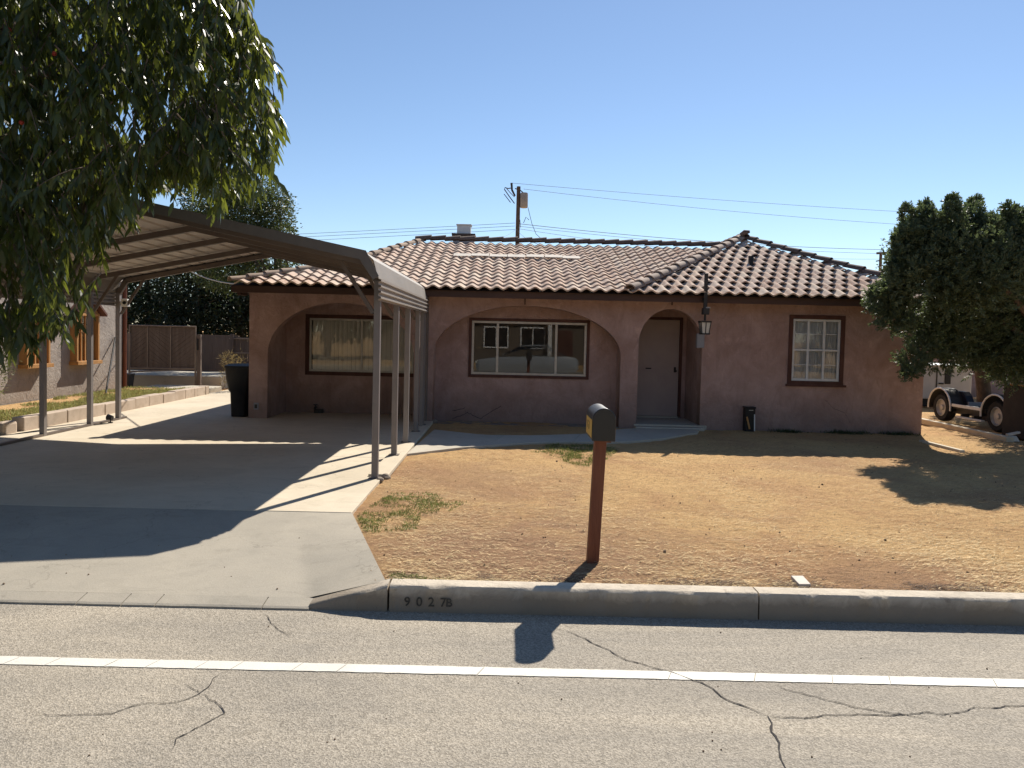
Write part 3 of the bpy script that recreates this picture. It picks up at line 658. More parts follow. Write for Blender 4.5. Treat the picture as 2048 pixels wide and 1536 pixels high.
# s-shaped clay tiles
TW, TL, RS = .236, .37, .295
def tile_shape():
    nx = 10; v, f = [], []
    for (y, zo, sgn) in ((0, .036, 0), (TL, 0, 0), (0, .036, -.029)):
        for i in range(nx+1):
            u = i/nx; x = (u-.5)*TW*1.04
            v.append((x, y, 0.027*math.cos((u-.5)*2*math.pi)+zo+sgn+.004))
    k = nx+1
    f = [(i, i+1, k+i+1, k+i) for i in range(nx)]+[(2*k+i, 2*k+i+1, i+1, i) for i in range(nx)]
    return v, f
TV, TF = tile_shape()
tmb = MB(); tmb.add(TV, TF); tme = tmb.mesh('roof_tile', smooth=True); tme.materials.append(M['tile']); tme.set_sharp_from_angle(angle=R(45))
pass  # print('tile normals', [round(p.normal.z, 2) for p in tme.polygons][:12])
slots = []
for poly, slope, ye, f, stag in ((P_main, SM, YE, zmain, 0), (P_wing, SW_, 13.66, zwing, .5)):
    a = math.atan(slope); rows = int((max(p[1] for p in poly)-ye)/math.cos(a)/RS)+1
    for r in range(rows):
        t = -.06+r*RS
        for c in range(-40, 60):
            x = c*TW+(stag*TW if r % 2 else 0)+.05
            ym = ye+(t+RS*.6)*math.cos(a)
            if r == 0: ym = ye+.1
            if not inpoly(x, ym, poly): continue
            slots.append((x, ye+t*math.cos(a), ZE+t*math.sin(a), a))
slots.sort(key=lambda s: Vector(s[:3]).length)
hw = wloc(roof); rest = MB()
for k, (x, y, z, a) in enumerate(slots):
    m4 = Matrix.Translation((x+random.uniform(-.004, .004), y+random.uniform(-.012, .012), z+random.uniform(0, .006))) @ Matrix.Rotation(a, 4, 'X') @ Matrix.Rotation(R(random.uniform(-1.6, 1.6)), 4, 'Z') @ Matrix.Rotation(R(random.uniform(-1.2, 1.2)), 4, 'Y')
    if k < 298:
        o = bpy.data.objects.new('roof_tile', tme); C.objects.link(o); o.parent = roof
        o.matrix_local = Matrix.Translation(-hw) @ m4
    else: rest.add([m4 @ Vector(v) for v in TV], TF)
o = rest.build('upper_roof_tiles', 'tile', roof); o['kind'] = 'stuff'; o['label'] = 'weathered clay tiles of the upper roof courses'
for p in o.data.polygons: p.use_smooth = True
o.data.set_sharp_from_angle(angle=R(45))
def caps(a, b, m, r=.12, lift=.03, L=.4, taper=.86):
    a, b = Vector(a), Vector(b); d = (b-a); n = max(1, round(d.length/(L*.86))); st = d/n; d.normalize()
    sd = d.cross(Vector((0, 0, 1))).normalized(); up = sd.cross(d)
    for i in range(n):
        mb = MB(); k = 9; v = []
        p0 = a+st*i+Vector((random.uniform(-.006, .006), random.uniform(-.006, .006), random.uniform(0, .008)))
        for (q, rr, lf) in ((0, r, lift+.025), (st.length*1.12, r*taper, lift), (0, r*.82, lift+.02), (st.length*1.12, r*taper*.82, lift-.006)):
            for j in range(k+1):
                th = math.pi*(j/k); v.append(p0+d*q+sd*math.cos(th)*rr+up*(math.sin(th)*rr*.8+lf-.04))
        K = k+1; f = []
        for j in range(k): f += [(j, j+1, K+j+1, K+j), (2*K+j, 3*K+j, 3*K+j+1, 2*K+j+1), (j, 2*K+j, 2*K+j+1, j+1), (K+j, K+j+1, 3*K+j+1, 3*K+j)]
        mb.add(v, f); mb.build('ridge_cap', m, roof, True)
def pm(x, Y): return (x, Y, zmain(Y)+.02)
def pw(x, Y): return (x, Y, zwing(Y)+.02)
caps(pm(5.1, 18), pm(-2.2, 18), 'capdark', .13, .06)
caps(pm(-5.12, 13.68), pm(-3.42, 15.4), 'captan', .10); caps(pm(-3.42, 15.4), pm(-2.08, 18), 'captan', .10)
caps(pw(2.26, 13.64), pw(*AP), 'capbrown', .13, .04); caps(pw(8.25, 13.64), pw(*AP), 'capdark', .12, .04)
caps((5.32, 19, za+.07), (5.32, 16.75, za+.07), 'capdark', .13, .05)
mb = MB(); mb.tube([(5.22, 16.72, za+.13), (5.3, 16.68, za+.19), (5.4, 16.66, za+.205)], [.05, .06, .03], 8); mb.build('hip_finial', 'capdark', roof, True)
for i in range(7):
    xa = -1.2+i*.4+random.uniform(-.01, .01); y = 16.3
    mb = MB(); mb.box(xa, xa+.385, -.13, .13, 0, .012); mb.xf(Matrix.Translation((0, y, zmain(y)+.062+random.uniform(-.01, .01))) @ Matrix.Rotation(math.atan(SM)+random.uniform(-.02, .02), 4, 'X'))
    mb.build('repair_slab', 'mortar', roof, bevel=.006)
mb = MB(); p = Vector(pw(W(1500, 530, 15.3).x, 15.25)); mb.tube([p-Vector((0, 0, .1)), p+Vector((0, 0, .16))], .055, 12); mb.build('vent_pipe', 'black', roof)
# chimney flue behind the ridge
ch = MB(); c = W(928, 468, 18.6)
ch.box(c.x-.26, c.x+.26, 18.4, 18.9, 3.5, 4.16); chm = ch.build('chimney', 'plate', roof, bevel=.01)
mb = MB(); mb.box(c.x-.29, c.x+.29, 18.36, 18.94, 4.16, 4.21); mb.build('chimney_rim', 'capdark', roof)
mb = MB(); mb.box(c.x-.17, c.x+.17, 18.5, 18.82, 4.21, 4.43); mb.box(c.x-.19, c.x+.19, 18.48, 18.84, 4.43, 4.46); mb.build('flue_cap', 'white', roof, bevel=.01)
# fascia, soffit, rafter ends
mb = MB(); mb.box(-5.12, 8.2, 13.76, 13.80, 2.415, 2.545); mb.build('fascia_board', 'fascia', house)
mb = MB(); mb.box(-5.12, 8.2, 13.80, YF-.001, 2.435, 2.455); mb.build('soffit', 'fascia', house)
mb = MB(); mb.box(-5.12, -5.08, 13.80, 22.2, 2.415, 2.545); mb.build('fascia_board', 'fascia', house)
mb = MB(); mb.box(8.16, 8.2, 13.80, 22.2, 2.415, 2.545); mb.build('fascia_board', 'fascia', house)
mb = MB(); mb.box(-5.08, WX0-.001, 13.8, 22.2, 2.436, 2.454); mb.box(WX1+.001, 8.16, 13.8, 22.2, 2.436, 2.454); mb.build('soffit', 'fascia', house)
for x in (-5.0, 8.08):
    mb = MB(); mb.box(x-.03, x+.03, 13.82, YF-.002, 2.37, 2.434); mb.build('rafter_end', 'fascia', house)
for px, py in ((1050, 603), (1344, 604)):
    q = W(px, py, YF); MB().box(q.x-.012, q.x+.012, YF-.02, YF-.001, q.z-.06, q.z+.07).build('wall_hook', 'fascia', house)

def wall_crack(pix, Y, w):
    pts = [W(p[0], p[1], Y) for p in pix]; fine = [a.lerp(b, i/8)+Vector((noise.noise(a*5+b*3+Vector((i, 0, 0)))*.015, 0, noise.noise(a*7+Vector((0, i*.9, 0)))*.02)) for a, b in zip(pts[:-1], pts[1:]) for i in range(8)]
    mb = MB(); n = len(fine); mb.add([(p.x, Y, p.z+w*(.5+.5*abs(math.sin(i)))) for i, p in enumerate(fine)]+[(p.x, Y, p.z) for p in fine], [(i, i+1, n+i+1, n+i) for i in range(n-1)]); mb.build('wall_crack', 'crack', house)
wall_crack([(905, 838), (935, 826), (960, 838), (985, 822), (1005, 812)], YB2-.003, .012)
wall_crack([(905, 822), (930, 817), (932, 838)], YB2-.003, .012)
wall_crack([(1650, 800), (1668, 818), (1690, 826), (1702, 850)], YF-.003, .006)
# things fixed to the house, each its own
q = W(513, 812, YF); o = MB().box(q.x-.045, q.x+.045, YF-.035, YF-.001, q.z-.065, q.z+.065).build('outlet_box', 'greybox', None, bevel=.006)
tag(o, 'small grey outlet box low on the stucco corner beside the black bin', 'outlet box')
ot = o; MB().box(q.x-.025, q.x+.025, YF-.04, YF-.036, q.z-.04, q.z+.035).build('cover', 'dark', ot)
q = W(630, 815, YB1-.1); fa_ = thing('hose_bib', (q.x, YB1, q.z), 'dark hose tap low on the wall inside the left arch', 'tap')
mb = MB(); mb.tube([(q.x, YB1, q.z), (q.x, YB1-.09, q.z), (q.x, YB1-.13, q.z-.05)], .022, 8); mb.build('spout', 'dark', fa_)
mb = MB(); mb.tube([(q.x, YB1-.07, q.z), (q.x, YB1-.07, q.z+.05)], .01, 6); mb.tube([(q.x, YB1-.07, q.z+.05), (q.x, YB1-.07, q.z+.065)], .045, 10); mb.build('handle', 'dark', fa_)
mb = MB(); mb.box(q.x-.02, q.x+.16, YB1-.12, YB1-.001, q.z-.14, q.z-.03); mb.build('splash_block', 'dark', fa_, bevel=.01)
# lantern hung from a bracket bar on the eave
lq = W(1407, 640, 13.72); lx_ = lq.x
lan = thing('eave_lantern', (lx_, 13.735, 1.9), 'black lantern with frosted panes hanging from a tall bar at the eave', 'lantern')
zt_ = W(1407, 547, 13.7).z
mb = MB(); mb.box(lx_-.035, lx_+.03, 13.60, 13.64, 2.30, zt_); mb.box(lx_-.02, lx_+.02, 13.62, 13.77, 2.44, 2.5); mb.build('bar', 'dark', lan, bevel=.004)
mb = MB(); mb.box(lx_-.055, lx_+.06, 13.55, 13.68, 2.19, 2.31); mb.tube([(lx_, 13.62, 2.19), (lx_, 13.62, 2.08)], .022, 8); mb.build('bracket_box', 'dark', lan, bevel=.008)
mb = MB(); mb.tube([(lx_+.05, 13.62, 2.31), (lx_+.05, 13.62, 2.33)], .05, 12); mb.build('sensor_cap', 'plate', lan)
def taper_box(mb, cx, cy, z0, z1, w0, w1):
    mb.add([(cx+s*w, cy+t*w, z) for z, w in ((z0, w0), (z1, w1)) for s, t in ((-1, -1), (1, -1), (1, 1), (-1, 1))], [(0, 3, 2, 1), (4, 5, 6, 7), (0, 1, 5, 4), (1, 2, 6, 5), (2, 3, 7, 6), (3, 0, 4, 7)])
gy = 13.62
mb = MB(); taper_box(mb, lx_, gy, 1.85, 2.045, .062, .085); mb.build('lamp_glass', 'lampglass', lan)
mb = MB(); mb.box(lx_-.1, lx_+.1, gy-.1, gy+.1, 2.046, 2.075); mb.box(lx_-.08, lx_+.08, gy-.08, gy+.08, 1.825, 1.85)
for s in (-1, 0, 1):
    for t in (-1, 1):
        mb.bar((lx_+s*.066, gy+t*.068, 1.85), (lx_+s*.088, gy+t*.09, 2.046), .014)
mb.bar((lx_-.068, gy, 1.85), (lx_-.09, gy, 2.046), .014); mb.bar((lx_+.068, gy, 1.85), (lx_+.09, gy, 2.046), .014); mb.build('cage', 'dark', lan)
q0, q1 = W(1394, 667, YF-.08), W(1408, 696, YF-.08)
o = MB().box(q0.x, q1.x, YF-.10, YF-.001, q1.z, q0.z).build('wall_meter_box', 'greybox', None, bevel=.006); tag(o, 'pale grey metal box on the wall under the lantern', 'meter box')
MB().box(q0.x+.018, q1.x-.004, YF-.106, YF-.1015, q1.z+.01, q0.z-.01).build('lid', 'greybox', o)
# black upright box leaning against the wall
q = G(1497, 862); bx = thing('yard_box', (q.x, YF-.12, 0), 'narrow black upright box with tan slat and white edge against wall', 'box')
mb = MB(); mb.box(q.x-.095, q.x+.095, YF-.16, YF-.02, .0, .44); mb.box(q.x-.105, q.x+.105, YF-.17, YF-.01, .44, .47); mb.build('body', 'black', bx, bevel=.006)
mb = MB(); mb.bar((q.x-.07, YF-.172, .28), (q.x-.01, YF-.172, .05), .03, .016, up=(0, 1, 0)); mb.build('tan_slat', 'wood', bx)
mb = MB(); mb.bar((q.x+.085, YF-.172, .01), (q.x+.075, YF-.172, .33), .018, .014, up=(0, 1, 0)); mb.build('white_strip', 'white', bx)
MB().box(q.x-.03, q.x+.05, YF-.165, YF-.1605, .40, .412).build('slot', 'alu', bx)

# ================================================================== CARPORT
CX, XR, XL = -4.29, -1.46, -7.12
YS = [8.64, 10.12, 11.3, 12.58, 13.5]; YC0, YC1 = 8.36, 13.56
cp = thing('carport', (CX, 11, .0), 'brown steel carport with ribbed gable roof standing on the driveway', 'carport')
KX, KZ, EZ, BZ, PZ = 2.69, 2.63, 2.36, 2.10, 3.16      # half width at kink; heights of kink, eave, panel bottom, peak
HW = XR-CX
def prof_strip(pts, t=.008):                             # closed profile, offset t downwards / inwards
    out = []
    for i, p in enumerate(pts):
        a = Vector(pts[max(i-1, 0)]); b = Vector(pts[min(i+1, len(pts)-1)]); d = (b-a).normalized(); out.append((p[0]+d.y*t, p[1]-d.x*t))
    return list(pts)+out[::-1]
def strip_build(pts, y0, y1, name, m, parent, t=.006):
    n = len(pts); q = prof_strip(pts, t); mb = MB(); N2 = len(q)
    v = [(p[0], y0, p[1]) for p in q]+[(p[0], y1, p[1]) for p in q]
    f = [(i, (i+1) % N2, N2+(i+1) % N2, N2+i) for i in range(N2)]
    f += [(i, i+1, N2-2-i, N2-1-i) for i in range(n-1)]+[(N2+i, N2+i+1, N2+N2-2-i, N2+N2-1-i) for i in range(n-1)]
    mb.add(v, f); return mb.build(name, m, parent)
def ribbed(a, b, pitch, h, w=.06):
    a, b = Vector(a), Vector(b); d = b-a; L = d.length; d.normalize(); nn_ = Vector((-d.y, d.x))
    n = max(1, round(L/pitch)); pts = [a]
    for i in range(n):
        s = (i+.5)*L/n
        for q, hh in ((-w*.5, 0), (-w*.25, h), (w*.25, h), (w*.5, 0)): pts.append(a+d*(s+q)+nn_*hh)
    return [tuple(p) for p in pts+[b]]
for sgn in (1, -1):
    k0, k1 = Vector((CX+sgn*KX, KZ)), Vector((CX, PZ))
    for i in range(3):
        a, b = k0.lerp(k1, i/3), k0.lerp(k1, (i+1)/3)
        pts = ribbed(a, b, .225, .024) if sgn < 0 else ribbed(b, a, .225, .024)
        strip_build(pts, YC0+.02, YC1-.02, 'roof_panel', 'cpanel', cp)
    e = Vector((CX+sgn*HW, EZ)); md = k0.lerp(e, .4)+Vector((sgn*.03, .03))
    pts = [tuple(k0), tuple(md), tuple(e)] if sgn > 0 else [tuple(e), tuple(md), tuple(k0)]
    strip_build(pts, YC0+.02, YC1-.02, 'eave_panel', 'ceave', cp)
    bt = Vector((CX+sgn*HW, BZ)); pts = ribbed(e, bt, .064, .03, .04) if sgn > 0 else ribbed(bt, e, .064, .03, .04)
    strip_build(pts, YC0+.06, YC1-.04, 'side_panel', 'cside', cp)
PW = .075
xo = HW-PW/2-.008
for k, y in enumerate(YS):
    for sgn in (1, -1):
        x = CX+sgn*xo
        MB().box(x-PW/2, x+PW/2, y-PW/2, y+PW/2, .056 if sgn > 0 and y > 8.7 else .025, EZ-.02).build('post', 'cpost', cp, bevel=.004)
        b0 = Vector((x, y, EZ-.42)); b1 = Vector((CX+sgn*(KX-.38), y, KZ-.02))
        mb = MB(); mb.bar(b0+Vector((-sgn*.05, 0, .02)), b1, .035, .045); mb.build('corner_brace', 'cmetal', cp)
    mb = MB()
    pp = [(CX+xo, y, EZ-.04), (CX+KX-.05, y, KZ-.07), (CX, y, PZ-.07), (CX-KX+.05, y, KZ-.07), (CX-xo, y, EZ-.04)]
    for a, b in zip(pp[:-1], pp[1:]): mb.bar(a, b, .065, .08, up=(0, 1, 0)) if False else mb.bar(a, b, .065, .08)
    mb.build('roof_bow', 'cmetal', cp)
# front and rear edge trims (angle flashing)
for y0, y1 in ((YC0, YC0+.018), (YC1-.018, YC1)):
    pk = Vector((CX, PZ+.03)); 
    for sgn in (1, -1):
        k0 = Vector((CX+sgn*KX, KZ+.025)); e = Vector((CX+sgn*(HW+.012), EZ+.01))
        mb = MB(); mb.prism([tuple(pk), tuple(k0), (k0.x, k0.y-.115), (pk.x, pk.y-.115)], 'y', y0, y1); mb.build('edge_trim', 'ctrim', cp)
        mb = MB(); mb.prism([tuple(k0), tuple(e), (e.x-sgn*.07, e.y-.04), (k0.x-sgn*.07, k0.y-.10)], 'y', y0+.002, y1-.002); mb.build('edge_trim', 'ctrim', cp)
strip_build([(CX-.12, PZ+.012), (CX, PZ+.035), (CX+.12, PZ+.012)], YC0, YC1, 'ridge_flashing', 'ctrim', cp)
# inner beam seen along the front under the trim, side base rails, footing plates
for sgn in (1, -1):
    mb = MB(); mb.bar((CX+sgn*.1, YC0+.12, PZ-.12), (CX+sgn*(KX-.02), YC0+.12, KZ-.10), .04, .06); mb.build('front_beam', 'cmetal', cp)
    mb = MB(); mb.box(CX+sgn*xo-.03, CX+sgn*xo+.03, YS[0]+.05, YS[1]-.05, 1.99+.12, 2.17) if False else None
mb = MB(); mb.box(CX-xo-.035, CX-xo+.035, 7.9, 13.75, .0245, .06); mb.build('base_rail', 'cmetal', cp)
for y in YS:
    mb = MB(); mb.box(CX+xo-.07, CX+xo+.07, y-.07, y+.07, .0245 if y < 8.7 else .0555, .03 if y < 8.7 else .063); mb.build('foot_plate', 'cmetal', cp)
for dy, dx in ((13.3, .0), (13.72, -.02)):
    MB().box(CX+xo-.03+dx, CX+xo+.03+dx, dy-.03, dy+.03, .056, 2.36).build('post', 'cpost', cp, bevel=.004)
# white pipe on the house corner next to it, stones at the front post
mb = MB(); xq = W(853, 700, 14.12).x; mb.tube([(xq, 14.12, .0), (xq, 14.12, 2.43)], .035, 10)
o = mb.build('downpipe', 'cmetal', None, True); tag(o, 'slim brown pipe running up the pillar between left and middle arches', 'pipe')
for i, (px, py, s) in enumerate(((772, 957, .06), (760, 962, .045), (868, 846, .07))):
    q = G(px, py); bm = bmesh.new(); bmesh.ops.create_icosphere(bm, subdivisions=2, radius=s)
    for v in bm.verts: v.co *= 1+.35*noise.noise(v.co*18+Vector((i*9, 0, 0))); v.co.z *= .7
    me = bpy.data.meshes.new('stone'); bm.to_mesh(me); bm.free(); o = link('stone', me, 'stone'); o.location = (q.x, q.y, s*.35)
    tag(o, ('rounded pale stone on the dirt side of the front carport post', 'small flat stone at the foot of the front carport post', 'dark stone on the ground beside the pillar between the arches')[i], 'stone')
# little spotlight near the rear left post + cable along the slab
q = G(221, 846, .025); sp = thing('ground_spotlight', (q.x, q.y, .024), 'small black spotlight on the slab by the rear left carport post', 'spotlight')
mb = MB(); mb.tube([(q.x, q.y, .024), (q.x, q.y, .04)], .04, 10); mb.tube([(q.x, q.y, .04), (q.x, q.y, .09)], .01, 6); mb.build('stand', 'black', sp)
mb = MB(); mb.tube([(q.x-.05, q.y, .13), (q.x+.04, q.y-.01, .115)], [.055, .04], 12); mb.build('head', 'black', sp)
pts = [G(30, 868, .03), G(70, 862, .03), G(150, 852, .03), G(190, 850, .03), G(216, 847, .03)]
mb = MB(); mb.tube(pts, .008, 6); o = mb.build('cable', 'black'); tag(o, 'thin black cable lying along the left carport posts', 'cable')

# ================================================================== MAILBOX
q = G(1185, 1122); mbx = thing('mailbox', (q.x, q.y, 0), 'black domed mailbox with yellow side sticker on a leaning brown post', 'mailbox')
T0 = Matrix.Translation((q.x, q.y, 0)) @ Matrix.Rotation(R(2.1), 4, 'Y')
mb = MB(); mb.box(-.045, .045, -.04, .05, -.1, .945); mb.xf(T0); mb.build('post', 'redwood', mbx, bevel=.005)
MB().box(-.06, .07, -.10, .26, .945, .963).xf(T0).build('mount_board', 'redwood', mbx, bevel=.003)
BW, BH, BR, BX, BL = .0855, .155, .0855, .028, (-.15, .27)
pr = [(BX-BW, .965), (BX+BW, .965)]+[(BX+BR*math.cos(math.pi*i/20), .965+BH+BR*math.sin(math.pi*i/20)) for i in range(21)]
TB = T0 @ Matrix.Rotation(R(-1.5), 4, 'Y')
mb = MB(); mb.prism(pr, 'y', *BL); mb.xf(TB); mb.build('box', 'shell', mbx, True)
def scaled(pr, s): 
    cz = .965+.12; return [(BX+(x-BX)*s, cz+(z-cz)*s) for x, z in pr]
mb = MB(); mb.prism(scaled(pr, 1.03), 'y', BL[0]-.014, BL[0]+.012); mb.xf(TB); dd = mb.build('door', 'boxmetal', mbx, True, bevel=.004)
mb = MB(); mb.prism([(BL[0]+.03, .98), (BL[1]-.03, .98), (BL[1]-.03, 1.115), (BL[0]+.03, 1.115)], 'x', BX-BW-.003, BX-BW-.0006); mb.xf(TB); st = mb.build('sticker', 'sticker', mbx)
mb = MB(); xx = BX-BW-.0045
for (a, b, c_, d_) in ((.07, .085, 1.02, 1.06), (.15, .16, 1.025, 1.085), (.09, .12, 1.075, 1.09), (.02, .03, 1.03, 1.09)): mb.prism([(a, c_), (b, c_), (b, d_), (a, d_)], 'x', xx, xx+.001)
mb.xf(TB); mb.build('sticker_print', 'black', mbx)

# ================================================================== LEFT SIDE
# planter kerb of concrete blocks
pl = thing('planter_wall', (-7.7, 15, 0), 'low wall of pale concrete blocks along the left driveway edge', 'planter wall')
y = 11.75; k = 0
while y < 19.0:
    L = random.uniform(.52, .66); L = min(L, 19.12-y)
    if L < .2: break
    o_ = random.uniform(-.008, .008); MB().box(-7.86+o_, -7.66+o_, y+.005, y+L-.005, -.04, .235+random.uniform(-.01, .012)).build('block', 'block', pl, bevel=.012); y += L
MB().box(-7.86, -7.69, 11.3, 11.66, -.04, .215).build('block', 'block', pl, bevel=.05)
bm = bmesh.new(); bmesh.ops.create_icosphere(bm, subdivisions=3, radius=.3)
for v in bm.verts: v.co *= 1+.3*noise.noise(v.co*4); v.co.z *= .62; v.co.x *= .8
me = bpy.data.meshes.new('boulder'); bm.to_mesh(me); bm.free(); o = link('boulder', me, 'stone'); o.location = (-7.95, 11.05, .1)
for p in me.polygons: p.use_smooth = True
tag(o, 'squat brown boulder at the near end of the planter wall', 'boulder')
sheet('planter_soil', [(-9.72, 11.2), (-7.865, 11.2), (-7.865, 19.1), (-9.72, 19.1)], .15, 'dirt')
gp = [(random.uniform(-9.65, -7.9), random.uniform(11.3, 19), .15) for _ in range(16000)]
gp = [p for p in gp if noise.noise(Vector((p[0]*1.6, p[1]*1.1, 2)))+ (p[0]+8.6)*.5 > -.35]
o = blades('planter_grass', gp, .07, .010, 'palegrass'); tag(o, 'short green grass on the strip beside the neighbouring wall', 'grass', kind='stuff')
# neighbouring house
NXW = -9.75
nh = thing('neighbour_house', (-12.5, 15, 0), 'grey stucco neighbouring house with golden wood windows left of carport', 'house')
mb = MB(); mb.box(NXW-6, NXW, 9.5, 18.9, -.05, 2.9); mb.build('wall', 'stucco2', nh)
mb = MB(); mb.prism([(NXW-6.5, 2.85), (NXW+.04, 2.85), (NXW-3, 4.3)], 'y', 9.1, 19.0); mb.build('roof', 'shingle', nh)
mb = MB(); mb.tube([(NXW+.05, 18.82, .1), (NXW+.05, 18.82, 2.84)], .05, 8); mb.build('downpipe', 'redwood', nh)
for (pa, pb) in ((38, 86), (140, 186)):
    Ya, Yb = NXW*FPX/(pa-1012), NXW*FPX/(pb-1012); z0, z1 = .92, 1.95
    D = .16
    mb = MB()
    for (c, d) in ((Ya, Ya+.06), (Yb-.06, Yb)): mb.box(NXW+.001, NXW+D, c, d, z0, z1)
    mb.box(NXW+.001, NXW+D+.05, Ya-.04, Yb+.04, z0-.08, z0); mb.box(NXW+.001, NXW+D, Ya, Yb, z1, z1+.06)
    w = mb.build('window', 'wood', nh, bevel=.004)
    n = 6
    for i in range(1, n): yy = Ya+(Yb-Ya)*i/n; MB().box(NXW+.05, NXW+.09, yy-.018, yy+.018, z0, z1).build('bar', 'wood', w)
    MB().box(NXW+.02, NXW+.03, Ya+.06, Yb-.06, z0, z1).build('pane', 'glass', w)
    MB().box(NXW+.001, NXW+.012, Ya+.06, Yb-.06, z0, z1).build('backing', 'dark', w)
    ym = (Ya+Yb)/2
    mb = MB(); mb.add([(x, yy, zz) for x in (NXW+.001, NXW+D+.12) for yy, zz in ((Ya-.12, z1+.0), (Yb+.12, z1+.0), (ym, z1+.42), (Ya-.12, z1+.06), (Yb+.12, z1+.06), (ym, z1+.48))],
                     [(0, 3, 5, 2), (1, 2, 5, 4), (6, 8, 11, 9), (7, 10, 11, 8), (0, 2, 8, 6), (2, 1, 7, 8), (3, 9, 11, 5), (5, 11, 10, 4), (0, 6, 9, 3), (1, 4, 10, 7)]); mb.build('hood', 'trim', w)
    mb = MB(); mb.add([(NXW+D-.02, Ya, z1+.06), (NXW+D-.02, Yb, z1+.06), (NXW+D-.02, ym, z1+.4)], [(0, 1, 2)]); mb.build('hood_board', 'wood', w)
a_, b_ = W(181, 795, 17.1), W(234, 668, 17.9); a_.x = NXW+.5; a_.z = .16; b_.x = NXW+.03
a_ = Vector((NXW+.55, 17.0, .155)); b_ = Vector((NXW+.03, 18.4, 1.45))
mb = MB(); mb.tube([a_, b_], .022, 8); o = mb.build('leaning_pole', 'dark', None, True); tag(o, 'thin dark pole leaning against the grey stucco wall', 'pole')
# security camera box on the carport / wall corner
q = W(262, 605, 13.85); sc = thing('security_camera', (q.x, q.y, q.z-.06), 'white square camera box beside the rear left carport post', 'camera')
q = Vector((CX-xo-.0+.105, 13.5, q.z-.02))
sc.location = (q.x, q.y, q.z-.07)
MB().box(q.x-.035, q.x+.075, q.y-.05, q.y+.06, q.z-.07, q.z+.07).build('housing', 'white', sc, bevel=.008)
mb = MB(); mb.tube([(q.x+.03, q.y-.051, q.z), (q.x+.03, q.y-.062, q.z)], .032, 14); mb.build('lens', 'black', sc)
MB().box(q.x-.068, q.x-.034, q.y-.02, q.y+.02, q.z-.03, q.z+.03).build('bracket', 'white', sc)
# gate in pipe frame with diagonal boards
GY = 20.9
def PW_(px, py, Y=GY): return W(px, py, Y)
gL, gR = PW_(259, 700).x, PW_(391, 700).x; gT, gB = PW_(325, 652).z, PW_(325, 738).z
gate = thing('driveway_gate', ((gL+gR)/2, GY, 0), 'brown pipe framed gate filled with slanted boards beyond the driveway', 'gate')
mb = MB(); mb.tube([(gL, GY, .02), (gL, GY, gT), (gR, GY, gT), (gR, GY, .02)], .028, 8); mb.tube([(gL, GY, gB), (gR, GY, gB+.03)], .024, 8); mb.tube([(gL, GY, gB-.10), (gR, GY, gB+.02)], .02, 8); mb.build('pipe_frame', 'gatepipe', gate, True)
for q in (.27, .62): 
    x = gL+(gR-gL)*q; mb = MB(); mb.tube([(x, GY+.012, gB), (x, GY+.012, gT)], .018, 8); mb.build('stile', 'gatepipe', gate, True)
X = [gL+.03, gL+(gR-gL)*.27-.02, gL+(gR-gL)*.62-.02, gR-.03]; X0 = [gL+.03, gL+(gR-gL)*.27+.02, gL+(gR-gL)*.62+.02]
for c in range(3):
    xa, xb = X0[c], X[c+1]; wd = xb-xa; s = (1, -1, 1)[c]*.8
    z = gB-abs(s)*wd
    while z < gT+abs(s)*wd:
        za_, zb_ = (z, z+s*wd); h = .125
        poly = [(xa, za_), (xb, zb_), (xb, zb_+h), (xa, za_+h)]
        cl = [(x_, min(max(zz, gB+.03), gT-.03)) for x_, zz in poly]
        if max(p[1] for p in cl)-min(p[1] for p in cl) > .03 and (abs(cl[0][1]-cl[3][1]) > .01 or abs(cl[1][1]-cl[2][1]) > .01):
            MB().prism(cl, 'y', GY+.03+random.uniform(0, .006), GY+.045).build('board', 'fence', gate)
        z += .132
MB().box(gL+.02, gR-.02, GY+.048, GY+.055, gB+.02, gT-.02).build('backing_panel', 'fence', gate)
mb = MB(); mb.box(gR+.05, gR+.16, GY-.05, GY+.06, .0, gT-.22); o = mb.build('gate_post', 'fence', None, bevel=.01); tag(o, 'thick brown timber post closing the right side of the gate', 'post')
MB().box(gR+.06, gR+.11, GY-.07, GY-.051, 1.1, 1.42).build('latch', 'black', o)
# lit landing behind the gate
mb = MB(); mb.box(-12.0, -8.2, 21.3, 23.6, -.04, .34); o = mb.build('raised_terrace', 'walkc', None, bevel=.02); tag(o, 'low pale concrete terrace seen under the driveway gate', 'terrace')
mb = MB(); mb.box(-9.74, -7.9, 19.3, 20.6, -.04, .12); o = mb.build('concrete_landing', 'walkc', None, bevel=.02); tag(o, 'pale concrete landing in front of the driveway gate', 'landing')
q = G(250, 783); mb = MB(); taper_box(mb, q.x, 19.6, .12, .44, .13, .16); o = mb.build('pail', 'dark', None, bevel=.01); tag(o, 'dark square pail at the neighbour wall corner by the gate', 'pail')
MB().box(q.x-.17, q.x+.17, 19.44, 19.76, .44, .47).build('lid', 'dark', o)
# plank fence right of the gate
FY = 23.2
fx0, fx1 = gR+.1, -4.6
fe = thing('plank_fence', ((fx0+fx1)/2, FY, 0), 'weathered brown plank fence between the gate and the house', 'fence')
x = fx0
while x < fx1:
    w_ = .115; MB().box(x, x+w_-.008, FY+random.uniform(0, .008), FY+.022, .02, 1.46+random.uniform(-.01, .01)).build('plank', 'fence', fe); x += w_
for x in (fx0+.1, (fx0+fx1)/2-.1, fx1-.3): MB().box(x-.05, x+.05, FY-.1, FY-.002, .0, 1.56).build('fence_post', 'fence', fe, bevel=.006)
for z in (.95, 1.40): MB().box(fx0, fx1, FY-.045, FY-.003, z, z+.045).build('rail', 'gatepipe', fe)
MB().box(-16, fx0-.2, 24.5, 24.6, 0, 1.5).build('rear_fence_panel', 'fence', fe)
